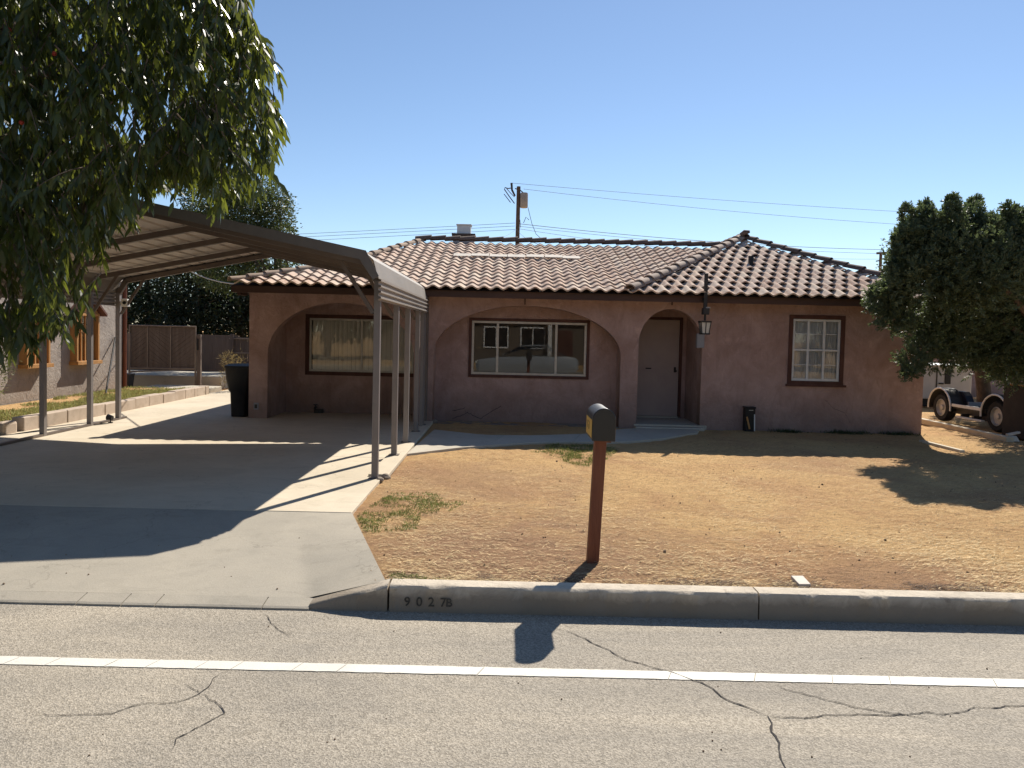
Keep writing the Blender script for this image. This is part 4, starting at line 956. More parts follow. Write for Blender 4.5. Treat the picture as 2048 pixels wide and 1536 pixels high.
# black wheelie bin at the corner
q = G(481, 836); bn = thing('rubbish_bin', (q.x, 14.45, .024), 'tall black rubbish bin with flared top against the house corner', 'bin')
cx, cy = -5.17, 14.48
def loft(mb, rings):
    n = len(rings[0]); v = [p for r in rings for p in r]
    f = [(i*n+j, i*n+(j+1) % n, (i+1)*n+(j+1) % n, (i+1)*n+j) for i in range(len(rings)-1) for j in range(n)]
    f += [tuple(range(n))[::-1], tuple((len(rings)-1)*n+j for j in range(n))]; mb.add(v, f)
def rring(cx, cy, z, wx, wy, r=.25, n=20):
    o = []
    for j in range(n):
        th = 2*math.pi*j/n; c, s = math.cos(th), math.sin(th); e = .35
        o.append((cx+wx*math.copysign(abs(c)**e, c), cy+wy*math.copysign(abs(s)**e, s), z))
    return o
mb = MB(); loft(mb, [rring(cx, cy, .03, .15, .19), rring(cx, cy, .5, .165, .215), rring(cx, cy, .55, .20, .24), rring(cx, cy, .75, .235, .27), rring(cx, cy, .98, .255, .29)]); mb.build('body', 'black', bn, True)
mb = MB(); loft(mb, [rring(cx, cy, .981, .265, .30), rring(cx, cy, 1.02, .265, .30), rring(cx, cy, 1.05, .2, .22)]); mb.build('lid', 'black', bn, True)
for s in (-1, 1): mb = MB(); mb.tube([(cx+s*.12, cy+.2, .115), (cx+s*.165, cy+.2, .115)], .09, 14); mb.build('wheel', 'rubber', bn)

# ================================================================== POLES AND WIRES
UY = 40.
def pole(name, px, ptop, Y, label, r=.13):
    b = W(px, 668, Y); t = W(px, ptop, Y)
    o = thing(name, (b.x, Y, -.04), label, 'utility pole', None)
    mb = MB(); mb.tube([(b.x, Y, -.1), (b.x, Y, t.z)], [r*1.15, r*.85], 10); mb.build('pole', 'pole', o, True); return o, b.x, t.z
up, ux, uz = pole('utility_pole', 1030.5, 373, UY, 'dark wooden utility pole with a grey transformer above the roof ridge', .125)
tq = W(1048, 401, UY)
mb = MB(); mb.tube([(tq.x, UY-.05, tq.z-.40), (tq.x, UY-.05, tq.z-.36), (tq.x, UY-.05, tq.z+.32), (tq.x, UY-.05, tq.z+.39), (tq.x, UY-.05, tq.z+.41)], [.18, .21, .21, .19, .1], 16); mb.build('transformer', 'transf', up, True)
mb = MB()
for dz in (-.2, .22): mb.bar((ux, UY, tq.z+dz), (tq.x-.15, UY, tq.z+dz), .05, .05)
mb.build('bracket', 'pole', up)
mb = MB(); mb.tube([W(1030, 377, UY), W(1040, 380, UY), W(1047, 386, UY)], .03, 6); mb.tube([W(1030, 392, UY), W(1024, 380, UY), W(1023, 366, UY)], [.05, .06, .07], 6)
mb.tube([W(1029, 407, UY), W(1018, 392, UY), W(1009, 379, UY), W(1010, 375, UY), W(1016, 377, UY), W(1023, 376, UY)], .028, 6); mb.tube([W(1029, 394, UY), W(1020, 385, UY), W(1013, 377, UY)], .02, 6)
mb.tube([W(1008, 388, UY), W(1015, 397, UY), W(1021, 405, UY)], .022, 6); mb.build('insulator_arm', 'dark', up, True)
mb = MB(); mb.tube([W(1056, 415, UY), W(1060, 432, UY), W(1064, 448, UY), W(1072, 468, UY), W(1090, 484, UY)], .014, 5); mb.tube([W(1034, 430, UY), W(1040, 440, UY), W(1041, 455, UY)], .014, 5); mb.tube([W(1047, 446, UY), W(1052, 434, UY), W(1058, 440, UY)], .018, 5); mb.build('drop_lead', 'wire', up)
up2, ux2, uz2 = pole('utility_pole', 1755, 506, 50., 'short far utility pole with crossarm beside the right tree', .11)
mb = MB(); mb.bar((ux2-.28, 50, uz2-.02), (ux2+.33, 50, uz2+.02), .12, .14); mb.build('crossarm', 'pole', up2)
mb = MB(); mb.bar((ux2-.3, 50, uz2-.55), (ux2-.05, 50, uz2-.5), .08); mb.build('insulator_arm', 'pole', up2)
def wire(a, b, sag, label, r=.014):
    n = 24; pts = [a.lerp(b, i/n)-Vector((0, 0, sag*4*(i/n)*(1-i/n))) for i in range(n+1)]
    mb = MB(); mb.tube(pts, r*.72, 4, False); o = mb.build('power_line', 'wire'); tag(o, label, 'power line', 'power lines behind the house')
wire(W(1030, 446, UY), W(-600, 505, 60.), .3, 'highest of three power lines running left from the near pole')
wire(W(1030, 452, UY), W(-600, 512, 60.), .3, 'middle of three power lines running left from the near pole')
wire(W(1030, 459, UY), W(-600, 521, 60.), .3, 'lowest of three power lines running left from the near pole')
wire(W(1034, 447, UY), Vector((ux2, 50, W(1755, 499, 50).z)), .25, 'highest of three power lines between the two poles', .02)
wire(W(1034, 452, UY), Vector((ux2, 50, W(1755, 507, 50).z)), .25, 'middle of three power lines between the two poles')
wire(W(1034, 457, UY), Vector((ux2, 50, W(1755, 518, 50).z)), .45, 'lowest of three power lines between the two poles', .013)
wire(W(1023, 366, UY), W(2500, 446, 60.), .5, 'uppermost long power line crossing the sky to the right', .013)
wire(W(1047, 378, UY), W(2500, 462, 60.), .9, 'second long power line in the sky running right from the transformer', .013)
wire(W(1030, 460, UY), W(970, 484, 22.), .1, 'service wire dropping left from the near pole behind the ridge', .01)
wire(W(1032, 458, UY), W(1075, 488, 24.), .1, 'service wire dropping right from the near pole behind the ridge', .01)
mb = MB(); a, b = W(378, 541, 22.), Vector((-4.95, 14.8, 2.62)); pts = [a.lerp(b, i/16)-Vector((0, 0, .12*4*(i/16)*(1-i/16))) for i in range(17)]; mb.tube(pts, .014, 5)
o = mb.build('service_cable', 'plate'); tag(o, 'pale cable running from the trees to the left roof corner', 'cable')

# ================================================================== TREES
def clump_crown(name, clumps, per_m3, L, Wd, m, parent, droop=.3, shell=.55, simple=True):
    P, D = [], []
    for (c, r) in clumps:
        r = np.array(r if hasattr(r, '__len__') else (r, r, r), float); n = int(per_m3*r.prod()*4.2)+20
        d = unit(rng.normal(size=(n, 3))); rad = (shell+(1-shell)*rng.random(n)**.6)[:, None]
        lump = np.array([1+.28*noise.noise(Vector(q*2.2+np.array(c))) for q in d])[:, None]
        p = np.array(c)+d*rad*r*lump
        P.append(p); D.append(d*.8+rng.normal(size=(n, 3))*.6+np.array([0, 0, -droop]))
    P = np.concatenate(P); D = np.concatenate(D)
    return leaves(name, P, D, L*rng.uniform(.6, 1.25, len(P)), Wd*rng.uniform(.7, 1.2, len(P)), m, parent, .3, simple)
def limbs(base, targets, r0, parent, m='bark', top=None):
    mb = MB(); base = Vector(base); fork = Vector(top) if top else base+Vector((0, 0, 1.6))
    pts = [base-Vector((0, 0, .15)), base+Vector((.0, 0, .12)), base.lerp(fork, .5)+Vector((.06, .03, 0)), fork]
    mb.tube(pts, [r0*1.5, r0*1.1, r0*.95, r0*.8], 10)
    for t in targets:
        t = Vector(t); L = (t-fork).length; a = fork.lerp(t, .35)+Vector((random.uniform(-.1, .1)*L, random.uniform(-.1, .1)*L, .12*L)); b = fork.lerp(t, .7)+Vector((random.uniform(-.08, .08)*L, random.uniform(-.08, .08)*L, .10*L))
        mb.tube([fork-Vector((0, 0, .1)), a, b, t], [r0*.6, r0*.42, r0*.26, r0*.08], 7)
    return mb.build('trunk', m, parent, True)

# --- big overhanging tree at left, drooping lance leaves
ot = thing('overhanging_tree', (-9.3, 6.9, -.04), 'large overhanging tree with long drooping glossy leaves above the carport', 'tree')
sil = [(-700, -500), (430, -500), (470, -160), (487, -20), (500, 55), (535, 85), (548, 120), (505, 150), (530, 175), (555, 205), (562, 240), (548, 290), (538, 320), (505, 320), (500, 350), (470, 385), (425, 375), (370, 362), (320, 375), (290, 400), (245, 425), (205, 470), (222, 515), (225, 550), (180, 575), (165, 610), (130, 650), (95, 665), (60, 690), (20, 700), (-60, 690), (-700, 500)]
sprigs = []
tries = 0
while len(sprigs) < 2700 and tries < 120000:
    tries += 1
    px = random.uniform(-700, 570); py = random.uniform(-500, 700)
    inframe = -60 < px and -60 < py
    if not inframe and random.random() < .72: continue
    if not inpoly(px, py, sil): continue
    if py > 430 and px > -60:
        if random.random() < (.3 if py < 530 else .62): continue
        if 240 > px > 150 and py < 560 and noise.noise(Vector((px*.02, py*.02, 1))) < -.1: continue
    hole = noise.noise(Vector((px*.013, py*.013, 4.4)))
    if hole < -.5 and inframe: continue
    dmax = 8.15
    Y = 6.1+(dmax-6.1)*random.random() if py > 380 else 6.0+3.2*random.random()
    if px > 430 and py < 380: Y = 6.0+1.6*random.random()
    sprigs.append((W(px, py, Y), px, py))
P, D, LL = [], [], []; tw = MB()
for (c, px, py) in sprigs:
    ln_ = random.uniform(.22, .5); out = Vector((random.uniform(-.6, .75), random.uniform(-.7, .5), random.uniform(-1.0, -.15))).normalized()
    if px > 380: out.x = abs(out.x); out.normalize()
    c = c-out*ln_*.55+Vector((0, 0, .08))
    n = random.randint(18, 30); pts = []
    for i in range(5):
        t = i/4; pts.append(c+out*ln_*t+Vector((0, 0, -.28*ln_*t*t)))
    if -200 < px: tw.tube(pts, [.006, .005, .004, .003, .002], 4, False)
    for i in range(n):
        t = .08+.92*i/n; j = min(3, int(t*4)); p = pts[j].lerp(pts[j+1], t*4-j)
        th = i*2.4+random.uniform(-.5, .5); d = Vector((math.cos(th)*.62, math.sin(th)*.62, random.uniform(-1.25, -.25)))+out*.45
        P.append(p); D.append(d); LL.append(random.uniform(.06, .14)*(1.1 if i > n*.6 else 1))
crown = leaves('crown', np.array([tuple(p) for p in P]), np.array([tuple(d) for d in D]), np.array(LL), np.array(LL)*rng.uniform(.22, .36, len(LL)), 'leafN', ot, .6)
crown['label'] = 'dense drooping glossy green leaves'
tw.build('twigs', 'bark', ot)
tb = limbs((-9.3, 6.9, -.04), [(-4.2, 6.9, 4.5), (-3.4, 7.3, 4.9), (-5.6, 6.6, 3.6), (-6, 7.6, 5.2), (-3.6, 6.8, 3.9), (-5, 7.2, 5.8)], .24, ot, top=(-8.7, 6.9, 2.6))
mb = MB()
mb.tube([W(150, 330, 7.4), W(165, 400, 7.3), W(178, 455, 7.2), W(170, 510, 7.1), W(120, 600, 7.0)], [.035, .03, .022, .016, .008], 7)
mb.build('branch', 'bark', ot, True)
# scattered fruit / red buds
bm = bmesh.new()
for px, py in ((18, 60), (108, 107), (43, 245)):
    q = W(px, py, 6.3); bmesh.ops.create_icosphere(bm, subdivisions=1, radius=.022, matrix=Matrix.Translation(q-wloc(ot)))
me = bpy.data.meshes.new('flower_buds'); bm.to_mesh(me); bm.free(); link('flower_buds', me, 'redbit', ot)

# --- conifer-like tree at right
def cl(px, py, Y, rpx, ry=None): c = W(px, py, Y); r = rpx/FPX*Y; return (tuple(c), (r, ry or r, r))
spec = [(1848, 520, 17.5, 58), (1850, 498, 17.6, 50), (1925, 492, 17.8, 54), (2005, 505, 18, 58), (1890, 530, 17, 70), (1970, 540, 17, 80), (2060, 540, 18, 80), (1826, 496, 18.2, 30),
        (1900, 474, 18.4, 32), (1990, 474, 18.4, 32), (1822, 525, 17.2, 30), (1850, 462, 18.2, 24), (2090, 480, 18, 60), (1826, 560, 16.6, 34),
        (1775, 600, 13.0, 32), (1800, 630, 13.0, 36), (1835, 610, 13.2, 40), (1845, 660, 13.4, 36), (1780, 640, 12.9, 20), (1880, 640, 14.0, 46), (1870, 690, 14.2, 38), (1827, 725, 13.2, 25), (1820, 745, 13.2, 13),
        (1950, 620, 14.2, 52), (1985, 585, 14.2, 46), (2040, 590, 14, 60), (2000, 650, 14.5, 60), (2060, 670, 14.5, 70), (1945, 690, 14.8, 46), (2010, 715, 15, 44), (1910, 680, 14.6, 40), (2120, 600, 14.5, 90), (2070, 740, 15.5, 36), (1900, 640, 13.5, 44), (1935, 655, 14, 46), (1990, 690, 14.5, 44), (2045, 705, 14.5, 50), (1890, 700, 14.2, 30), (1965, 715, 14.8, 34), (2030, 745, 15, 34), (1850, 700, 13.6, 26),
        (1900, 585, 16.9, 34), (1960, 580, 17, 34)]
spec = [(a, b, (11.7+(Y-17)*.35 if Y > 16.4 else 12.1+(Y-13)*.45), rp) for a, b, Y, rp in spec]
for a, b in ((1817, 440), (1852, 432), (1903, 420), (1949, 424), (2018, 436), (2040, 446), (1806, 484), (1796, 522), (1878, 452), (1980, 456), (2070, 440)):
    for k in range(5): spec.append((a+random.uniform(-3, 3), b-16+k*15, 11.8+random.uniform(-.2, .5), 7+k*3.6))
for a, b in ((1900, 575), (1945, 570), (1990, 545), (2030, 540), (1755, 585), (1790, 577), (1880, 590)):
    for k in range(3): spec.append((a+random.uniform(-3, 3), b-4+k*12, 12.2+random.uniform(-.2, .3), 8+k*5))
clumps = [cl(*s) for s in spec]
clumps += [((11.6, 18.4, 3.3), (1.1, 1.0, .9)), ((12.8, 17.6, 3.3), (1.1, 1.0, .9)), ((13.2, 19.2, 3.2), (1.2, 1.0, .9)), ((11.0, 16.6, 3.0), (.9, .9, .7)), ((12.2, 16.2, 2.8), (1., .9, .8)), ((10.4, 15.2, 2.7), (.8, .8, .6)), ((12.6, 20.2, 3.0), (1.1, 1.0, .9))]
def juniper(label, base, top, clumps, targets, r0):
    o = thing('dense_juniper_tree', base, label, 'tree', 'junipers right of the house'); P, D, LL = [], [], []
    for (c, r) in clumps:
        ns = int(165*(r[0]/.42)**2)+25
        for _ in range(ns):
            d = Vector(rng.normal(size=3)); d.normalize(); lump = 1+.35*noise.noise(d*2.5+Vector(c))
            p = Vector(c)+Vector((d.x*r[0], d.y*r[1], d.z*r[2]))*lump*(.4+.6*random.random()**.7)
            ax = (d*.8+Vector((0, 0, .55))+Vector(rng.normal(size=3))*.35).normalized(); sl = random.uniform(.12, .26)*min(1, .35+r[0]/.5)
            for i in range(15):
                t = i/14; q = p+ax*sl*t; a = Vector(rng.normal(size=3)); a = (a-ax*a.dot(ax)).normalized()
                P.append(tuple(q)); D.append(tuple(a*.75+ax*.8)); LL.append(.085*(1.1-.5*t))
    leaves('crown', np.array(P), np.array(D), np.array(LL), .024, 'needle', o, .2, True)
    limbs(base, targets, r0, o, top=top); return o
rear = clumps[-7:]+[cl(2020, 700, 17, 60)]; front_ = clumps[:-7]
juniper('dense dark juniper overhanging the right house corner, nearest of the two', (9.75, 12.4, -.04), (9.3, 12.5, 1.7), front_, [c for c, r in front_[:16:3]]+[c for c, r in front_[24:34:4]], .11)
jr = juniper('dark juniper with a leaning trunk behind the flat trailer', (11.4, 17.5, -.04), (10.75, 16.8, 1.5), rear, [c for c, r in rear], .16)
mb = MB(); mb.tube([W(2035, 820, 18), W(2030, 770, 17.8), W(2045, 700, 17.5)], [.1, .08, .06], 8); mb.build('second_stem', 'bark', jr, True)

# --- background trees
def bgtree(name, label, base, clumps, per, L, Wd, m, r0=.16, group='trees behind the houses'):
    o = thing(name, base, label, 'tree', group)
    clump_crown('crown', clumps, per, L, Wd, m, o, .2, .45)
    limbs(base, [c for c, r in clumps], r0, o, top=(base[0], base[1], 1.9)); return o
bgtree('broadleaf_tree', 'olive green bushy tree rising behind the carport and left roof corner', (-7.6, 25.5, -.04),
       [cl(510, 420, 25, 70), cl(545, 440, 25, 50), cl(470, 450, 25, 80), cl(560, 480, 24.5, 34), cl(530, 520, 25, 60), cl(590, 545, 25, 42), cl(430, 400, 25.5, 70), cl(450, 520, 25.5, 70), cl(560, 400, 25.2, 26), cl(620, 560, 25, 26), cl(530, 375, 25.3, 26)], 620, .13, .05, 'leafB')
for i, (px, Y, lab) in enumerate(((300, 28, 'dark leafy tree directly behind the slanted board gate'), (395, 27.4, 'dark leafy tree filling the gap behind the gate post'), (480, 28.2, 'dark leafy tree behind the plank fence by the bin'), (190, 29, 'dark leafy tree hidden behind the grey neighbouring house'), (580, 28.5, 'dark leafy tree low behind the left roof corner'))):
    sh = [cl(px+dx, py, Y+random.uniform(-.7, .7), rp) for dx, py, rp in ((0, 560, 70), (-30, 600, 60), (35, 600, 60), (0, 640, 62), (-40, 660, 46), (40, 655, 50), (0, 500, 60), (10, 680, 40))]
    if i == 4: sh = [s for s in sh if s[0][2] < 3.0]
    bgtree('dark_tree', lab, (W(px, 700, Y).x, Y, -.04), sh, 210, .17, .08, 'leafD', .15)
for i, (x, Y, h, lab) in enumerate(((13.5, 27, 3.0, 'dark tree behind the grey camper trailer'), (17.5, 26, 3.6, 'dark tree behind the juniper near the right edge'), (22, 29, 4.0, 'dark far tree at the extreme right behind the cabinet'))):
    sh = [((x+random.uniform(-1.4, 1.4), Y+random.uniform(-.8, .8), h*q), (1.2, 1, .9)) for q in (.25, .35, .5, .6, .75, .85)]
    bgtree('dark_tree', lab, (x, Y, -.04), sh, 95, .2, .1, 'leafD', .15)
bgtree('small_far_tree', 'small far treetop beside the short far utility pole', (25.6, 47, -.04), [cl(1770, 532, 47, 14), cl(1785, 545, 47, 16), cl(1760, 550, 47, 9)], 50, .22, .1, 'leafB', .1)
# --- shrubs
def shrub(name, label, base, clumps, per, L, Wd, m):
    o = thing(name, base, label, 'shrub'); clump_crown('foliage', clumps, per, L, Wd, m, o, -.1, .3)
    mb = MB()
    for c, r in clumps: mb.tube([base, Vector(base).lerp(Vector(c), .6)+Vector((.05, .03, .1)), c], [.02, .014, .006], 5)
    mb.build('stems', 'bark', o); return o
b0 = (-9.25, 12.7, .15)
shrub('grey_shrub', 'grey green shrub growing against the neighbouring stucco wall at left', b0, [((-9.1, 12.6, 1.2), (.35, .5, .4)), ((-9.15, 12.9, .8), (.4, .5, .4)), ((-9.3, 12.2, 1.0), (.4, .5, .5)), ((-9.2, 12.5, .5), (.3, .4, .3)), ((-8.95, 13.1, 1.05), (.25, .3, .25))], 1500, .07, .026, 'shrub')
q = G(430, 790); b0 = (q.x+.1, 20.2, -.03)
shrub('dry_weed_bush', 'straw coloured dry weed bush between the gate post and the bin', b0, [((b0[0], b0[1], .75), (.3, .3, .4)), ((b0[0]+.15, b0[1], .45), (.22, .25, .3)), ((b0[0]-.15, b0[1], .4), (.25, .25, .3)), ((b0[0]-.2, b0[1], .85), (.18, .2, .25))], 2200, .11, .012, 'dry')
b0 = (-5.45, 19.5, -.03)
shrub('climbing_weed', 'pale leafy climbing weed on the fence beside the house corner', b0, [((b0[0]-.1, b0[1], 1.25), (.22, .2, .2)), ((b0[0]+.1, b0[1], 1.0), (.18, .2, .22)), ((b0[0]-.25, b0[1], .95), (.12, .15, .15))], 900, .09, .045, 'shrub')
for px, w_, lab in ((1580, 26, 'low dark weed clump at the wall foot under the right window'), (1690, 40, 'long dark weed clump at the wall foot right of the window'), (1785, 30, 'dark weed clump at the wall foot near the right house corner')):
    q = G(px, 866); n = 220; r_ = w_/FPX*14
    pts = [(q.x+rng.normal()*r_*.6, 14.08+rng.normal()*.05, -.01) for _ in range(n)]
    o = blades('weed_clump', pts, .09, .012, 'leafB', None, 1.0); tag(o, lab, 'weeds', 'weeds along the house wall')

# --- grass patches, straw, clods on the yard
def patch(poly, n, h, label, thr=-.15):
    gpts = []
    P_ = [G(*p) for p in poly]; xs_ = [p.x for p in P_]; ys_ = [p.y for p in P_]
    for _ in range(n):
        x, y = random.uniform(min(xs_), max(xs_)), random.uniform(min(ys_), max(ys_))
        if inpoly(x, y, [(p.x, p.y) for p in P_]) and noise.noise(Vector((x*4.5, y*4.5, 2)))+.45*noise.noise(Vector((x*15, y*15, 6)))+random.uniform(-.35, .35) > thr and x > drive_edge(y)+.03: gpts.append((x, y, hgt(x, y)-.006))
    o = blades('grass_patch', gpts, h, .0045, 'grass', None, 1.0); tag(o, label, 'grass', kind='stuff')
patch([(712, 1035), (760, 1000), (790, 985), (860, 985), (935, 1005), (900, 1022), (840, 1030), (835, 1055), (770, 1068), (720, 1062)], 9000, .038, 'green grass patch on the dirt beside the driveway apron', .0)
patch([(1065, 905), (1100, 890), (1180, 890), (1240, 897), (1225, 912), (1185, 935), (1150, 932), (1110, 915)], 9000, .05, 'green grass patch on the dirt behind the mailbox', -.05)
patch([(778, 1150), (790, 1145), (830, 1150), (900, 1155), (860, 1166), (790, 1166)], 1800, .03, 'thin grass along the kerb corner by the painted numbers', 0)
def lay(name, n, L, w, m, label, dens=None):
    V, F_ = [], []
    k = 0
    while k < n:
        y = 5.15+8.8*random.random()**1.5; x = random.uniform(drive_edge(y)+.05, min(13, 1+y*.85))
        if dens and dens(x, y) < random.random(): continue
        a = random.gauss(0, .4); l = L*random.uniform(.4, 1.5)/2; ww = w*random.uniform(.6, 1.3)/2
        dx, dy = math.cos(a)*l, math.sin(a)*l; sx, sy = -math.sin(a)*ww, math.cos(a)*ww; z = hgt(x, y)
        z1_, z2_ = z+random.uniform(.001, .008), z+random.uniform(.001, .008); i = len(V)
        V += [(x-dx-sx, y-dy-sy, z1_), (x-dx+sx, y-dy+sy, z1_), (x, y, max(z1_, z2_)+.006), (x+dx+sx, y+dy+sy, z2_), (x+dx-sx, y+dy-sy, z2_)]
        F_.append((i, i+1, i+2)); F_.append((i+2, i+3, i+4)); k += 1
    o = np_mesh(name, np.array(V), [np.array(F_)], m); tag(o, label, 'litter', kind='stuff')
lay('dry_straw', 15000, .09, .0055, 'straw', 'dry straw scattered over the dirt yard', lambda x, y: .35+noise.noise(Vector((x*.9, y*.9, 11)))*.9)
lay('twigs_and_shade_streaks', 6500, .075, .0055, 'twig_or_shade', 'dark twigs and shadow-coloured streaks scattered over the dirt yard')  # some real twigs, many dark strips standing in for shadow gaps
lay('kerb_litter', 1500, .06, .007, 'twig_or_shade', 'dark dead leaves gathered along the back of the kerb', lambda x, y: max(0, 1-abs(y-5.26)/.12)*(1 if noise.noise(Vector((x*1.7, 3, 1))) > .02 else .12))
bm = bmesh.new()
for _ in range(170):
    y = 5.2+8.5*random.random()**1.4; x = random.uniform(drive_edge(y)+.08, min(12, 1+y*.8)); s = random.uniform(.004, .009)*(1.9 if random.random() < .08 else 1)
    r_ = bmesh.ops.create_icosphere(bm, subdivisions=1, radius=s, matrix=Matrix.Translation((x, y, hgt(x, y)+s*.2)))
    for v in r_['verts']: v.co += Vector((random.uniform(-.3, .3), random.uniform(-.3, .3), random.uniform(-.3, .2)))*s
me = bpy.data.meshes.new('clods'); bm.to_mesh(me); bm.free(); o = link('clods', me, 'clod'); tag(o, 'small dark clods and stones over the dirt yard', 'clods', kind='stuff')
bm = bmesh.new()
for _ in range(16):
    px, py = random.uniform(0, 740), random.uniform(1050, 1200); q = G(px, py, -.05)
    if q.y < 5.2 or q.y > 6.9: continue
    t = (6.95-q.y)/1.82; z = .024*(1-t)-.132*t; s = random.uniform(.004, .009); bmesh.ops.create_icosphere(bm, subdivisions=1, radius=s, matrix=Matrix.Translation((q.x, q.y, z+s*.6)))
for _ in range(24):
    q = G(random.uniform(0, 2048), random.uniform(1235, 1530), ZR); s = random.uniform(.003, .006); bmesh.ops.create_icosphere(bm, subdivisions=1, radius=s, matrix=Matrix.Translation((q.x, q.y, ZR+s*.5)))
me = bpy.data.meshes.new('grit'); bm.to_mesh(me); bm.free(); o = link('grit', me, 'clod'); tag(o, 'dark grit specks on the apron and road', 'grit', kind='stuff')
q = G(1600, 1165); mb = MB(); mb.prism([(G(1583, 1158).x, G(1583, 1157).y), (G(1607, 1158).x, G(1607, 1157).y), (G(1620, 1173).x, G(1620, 1174).y), (G(1597, 1173).x, G(1597, 1174).y)], 'z', -.01, .022)
o = mb.build('ground_plate', 'plate', None, bevel=.003); tag(o, 'small pale square plate lying in the dirt behind the kerb', 'plate')

# ================================================================== RIGHT SIDE
# concrete edging strips
def edging(pa, pb, w, h, label):
    a, b = G(*pa), G(*pb); a.z = b.z = h/2-.03; mb = MB(); mb.bar(a, b, w, h); o = mb.build('edging_strip', 'slab', None, bevel=.01); tag(o, label, 'edging')
edging((1835, 843), (2020, 884), .14, .12, 'pale concrete edging strip running in front of the trailer wheels')
edging((1842, 884), (1925, 905), .08, .07, 'short pale edging strip at the right house corner')
# flat trailer seen from its left rear
TX = 9.9; y1_, y2_ = 16.75, 14.85
tr = thing('flat_trailer', (TX+.6, 15.8, 0), 'dark low flat trailer with white edged fenders beside the house', 'trailer')
def wheel(cx, cy, r, parent, w=.2, tyre='rubber'):
    mb = MB(); n = 26; prof = [(0, r*.62), (0, r*.9), (.03, r*.985), (.08, r), (w-.08, r), (w-.03, r*.985), (w, r*.9), (w, r*.62)]
    v = [(cx+px_, cy+math.cos(2*math.pi*j/n)*rr, r+math.sin(2*math.pi*j/n)*rr) for px_, rr in prof for j in range(n)]; k = len(prof)
    mb.add(v, [(i*n+j, i*n+(j+1) % n, ((i+1) % k)*n+(j+1) % n, ((i+1) % k)*n+j) for i in range(k) for j in range(n)]); wo = mb.build('wheel', tyre, parent, True)
    mb = MB(); prof = [(.012, r*.62), (.004, r*.56), (.05, r*.5), (.05, r*.2), (.02, r*.17), (.015, .001)]
    v = [(cx+px_, cy+math.cos(2*math.pi*j/n)*rr, r+math.sin(2*math.pi*j/n)*rr) for px_, rr in prof for j in range(n)]; k = len(prof)
    mb.add(v, [(i*n+j, i*n+(j+1) % n, (i+1)*n+(j+1) % n, (i+1)*n+j) for i in range(k-1) for j in range(n)]); mb.build('rim', 'rim', wo, True); return wo
for cy in (y1_, y2_):
    wheel(TX, cy, .315, tr); wheel(TX+1.5, cy, .315, tr)
    mb = MB(); n = 14; ro, ri = .43, .40
    v = []
    for x in (TX-.03, TX+.26):
        for rr in (ro, ri):
            for j in range(n+1):
                th = R(-8+196*j/n); v.append((x, cy+math.cos(th)*rr, .33+math.sin(th)*rr))
    K = n+1; f = []
    for j in range(n): f += [(j, j+1, K+j+1, K+j), (2*K+j, 3*K+j, 3*K+j+1, 2*K+j+1), (j, 2*K+j, 2*K+j+1, j+1), (K+j, K+j+1, 3*K+j+1, 3*K+j)]
    mb.add(v, f); fd = mb.build('fender', 'dark', tr, True)
    mb = MB(); pts = [(TX-.035, cy+math.cos(R(-8+196*j/n))*.425, .33+math.sin(R(-8+196*j/n))*.425) for j in range(n+1)]; mb.tube(pts, .02, 6); mb.build('white_edge', 'white', fd)
mb = MB(); mb.prism([(y1_-.62, .36), (y1_-.45, .62), (y1_-.36, .70), (y1_+.1, .70), (y1_+.3, .4)], 'x', TX+.262, TX+.42); mb.build('fender_skirt', 'navy', tr)
mb = MB(); mb.box(TX+.02, TX+1.45, y2_+.35, y1_-.40, .34, .42); mb.build('deck', 'dark', tr)
mb = MB(); mb.box(TX-.02, TX+.015, y2_+.40, y1_-.44, .38, .44); mb.build('deck_edge', 'white', tr, label='white deck edge')
mb = MB(); mb.box(TX-.1, TX-.03, y2_+.3, y1_-.75, .17, .20); mb.build('step_rail', 'white', tr)
mb = MB(); mb.box(TX+.1, TX+.2, y2_-.6, y1_+.6, .22, .335); mb.box(TX+1.2, TX+1.3, y2_-.6, y1_+.6, .22, .335); mb.box(TX-.06, TX+.1, y2_+.6, y2_+.66, .18, .26); mb.box(TX-.06, TX+.1, y1_-.9, y1_-.84, .18, .26); mb.build('chassis', 'dark', tr)
mb = MB(); mb.box(TX+.2, TX+1.5, y1_-.7, y1_-.66, .42, .50); mb.build('headboard', 'greybox', tr)
mb = MB(); a = Vector((TX+.2, y2_+.1, .74)); mb.tube([a, a+Vector((0, 0, .25))], .012, 6); mb.build('lamp_stalk', 'alu', tr)
mb = MB(); mb.tube([a+Vector((-.05, -.06, .30)), a+Vector((-.02, -.03, .29)), a+Vector((.04, .05, .26))], [.02, .09, .06], 12); mb.build('lamp', 'plate', tr, True)
# grey camper body behind
cm = thing('camper_trailer', (12.2, 20.6, 0), 'small grey camper body with a dark window behind the flat trailer', 'camper')
xa, xb = W(1846, 770, 20.5).x-.4, W(1944, 770, 20.5).x; zt2 = W(1900, 733, 20.5).z
MB().box(xa, xb, 20.5, 22.3, .22, zt2).build('body', 'camper', cm, bevel=.03)
MB().box(xa-.05, xb+.06, 20.42, 22.35, zt2+.001, zt2+.04).build('roof', 'white', cm, bevel=.01)
wx0, wx1 = W(1889, 760, 20.5).x, W(1901, 760, 20.5).x
wd_ = MB().box(wx0, wx1, 20.48, 20.499, W(1890, 768, 20.5).z, W(1890, 741, 20.5).z).build('window', 'black', cm, bevel=.01)
dx0 = W(1872, 760, 20.5).x; MB().box(dx0, dx0+.03, 20.485, 20.499, .3, zt2-.05).build('door_edge', 'dark', cm)
MB().box(dx0+.08, dx0+.2, 20.47, 20.499, W(1880, 767, 20.5).z-.02, W(1880, 767, 20.5).z+.02).build('handle', 'black', cm)
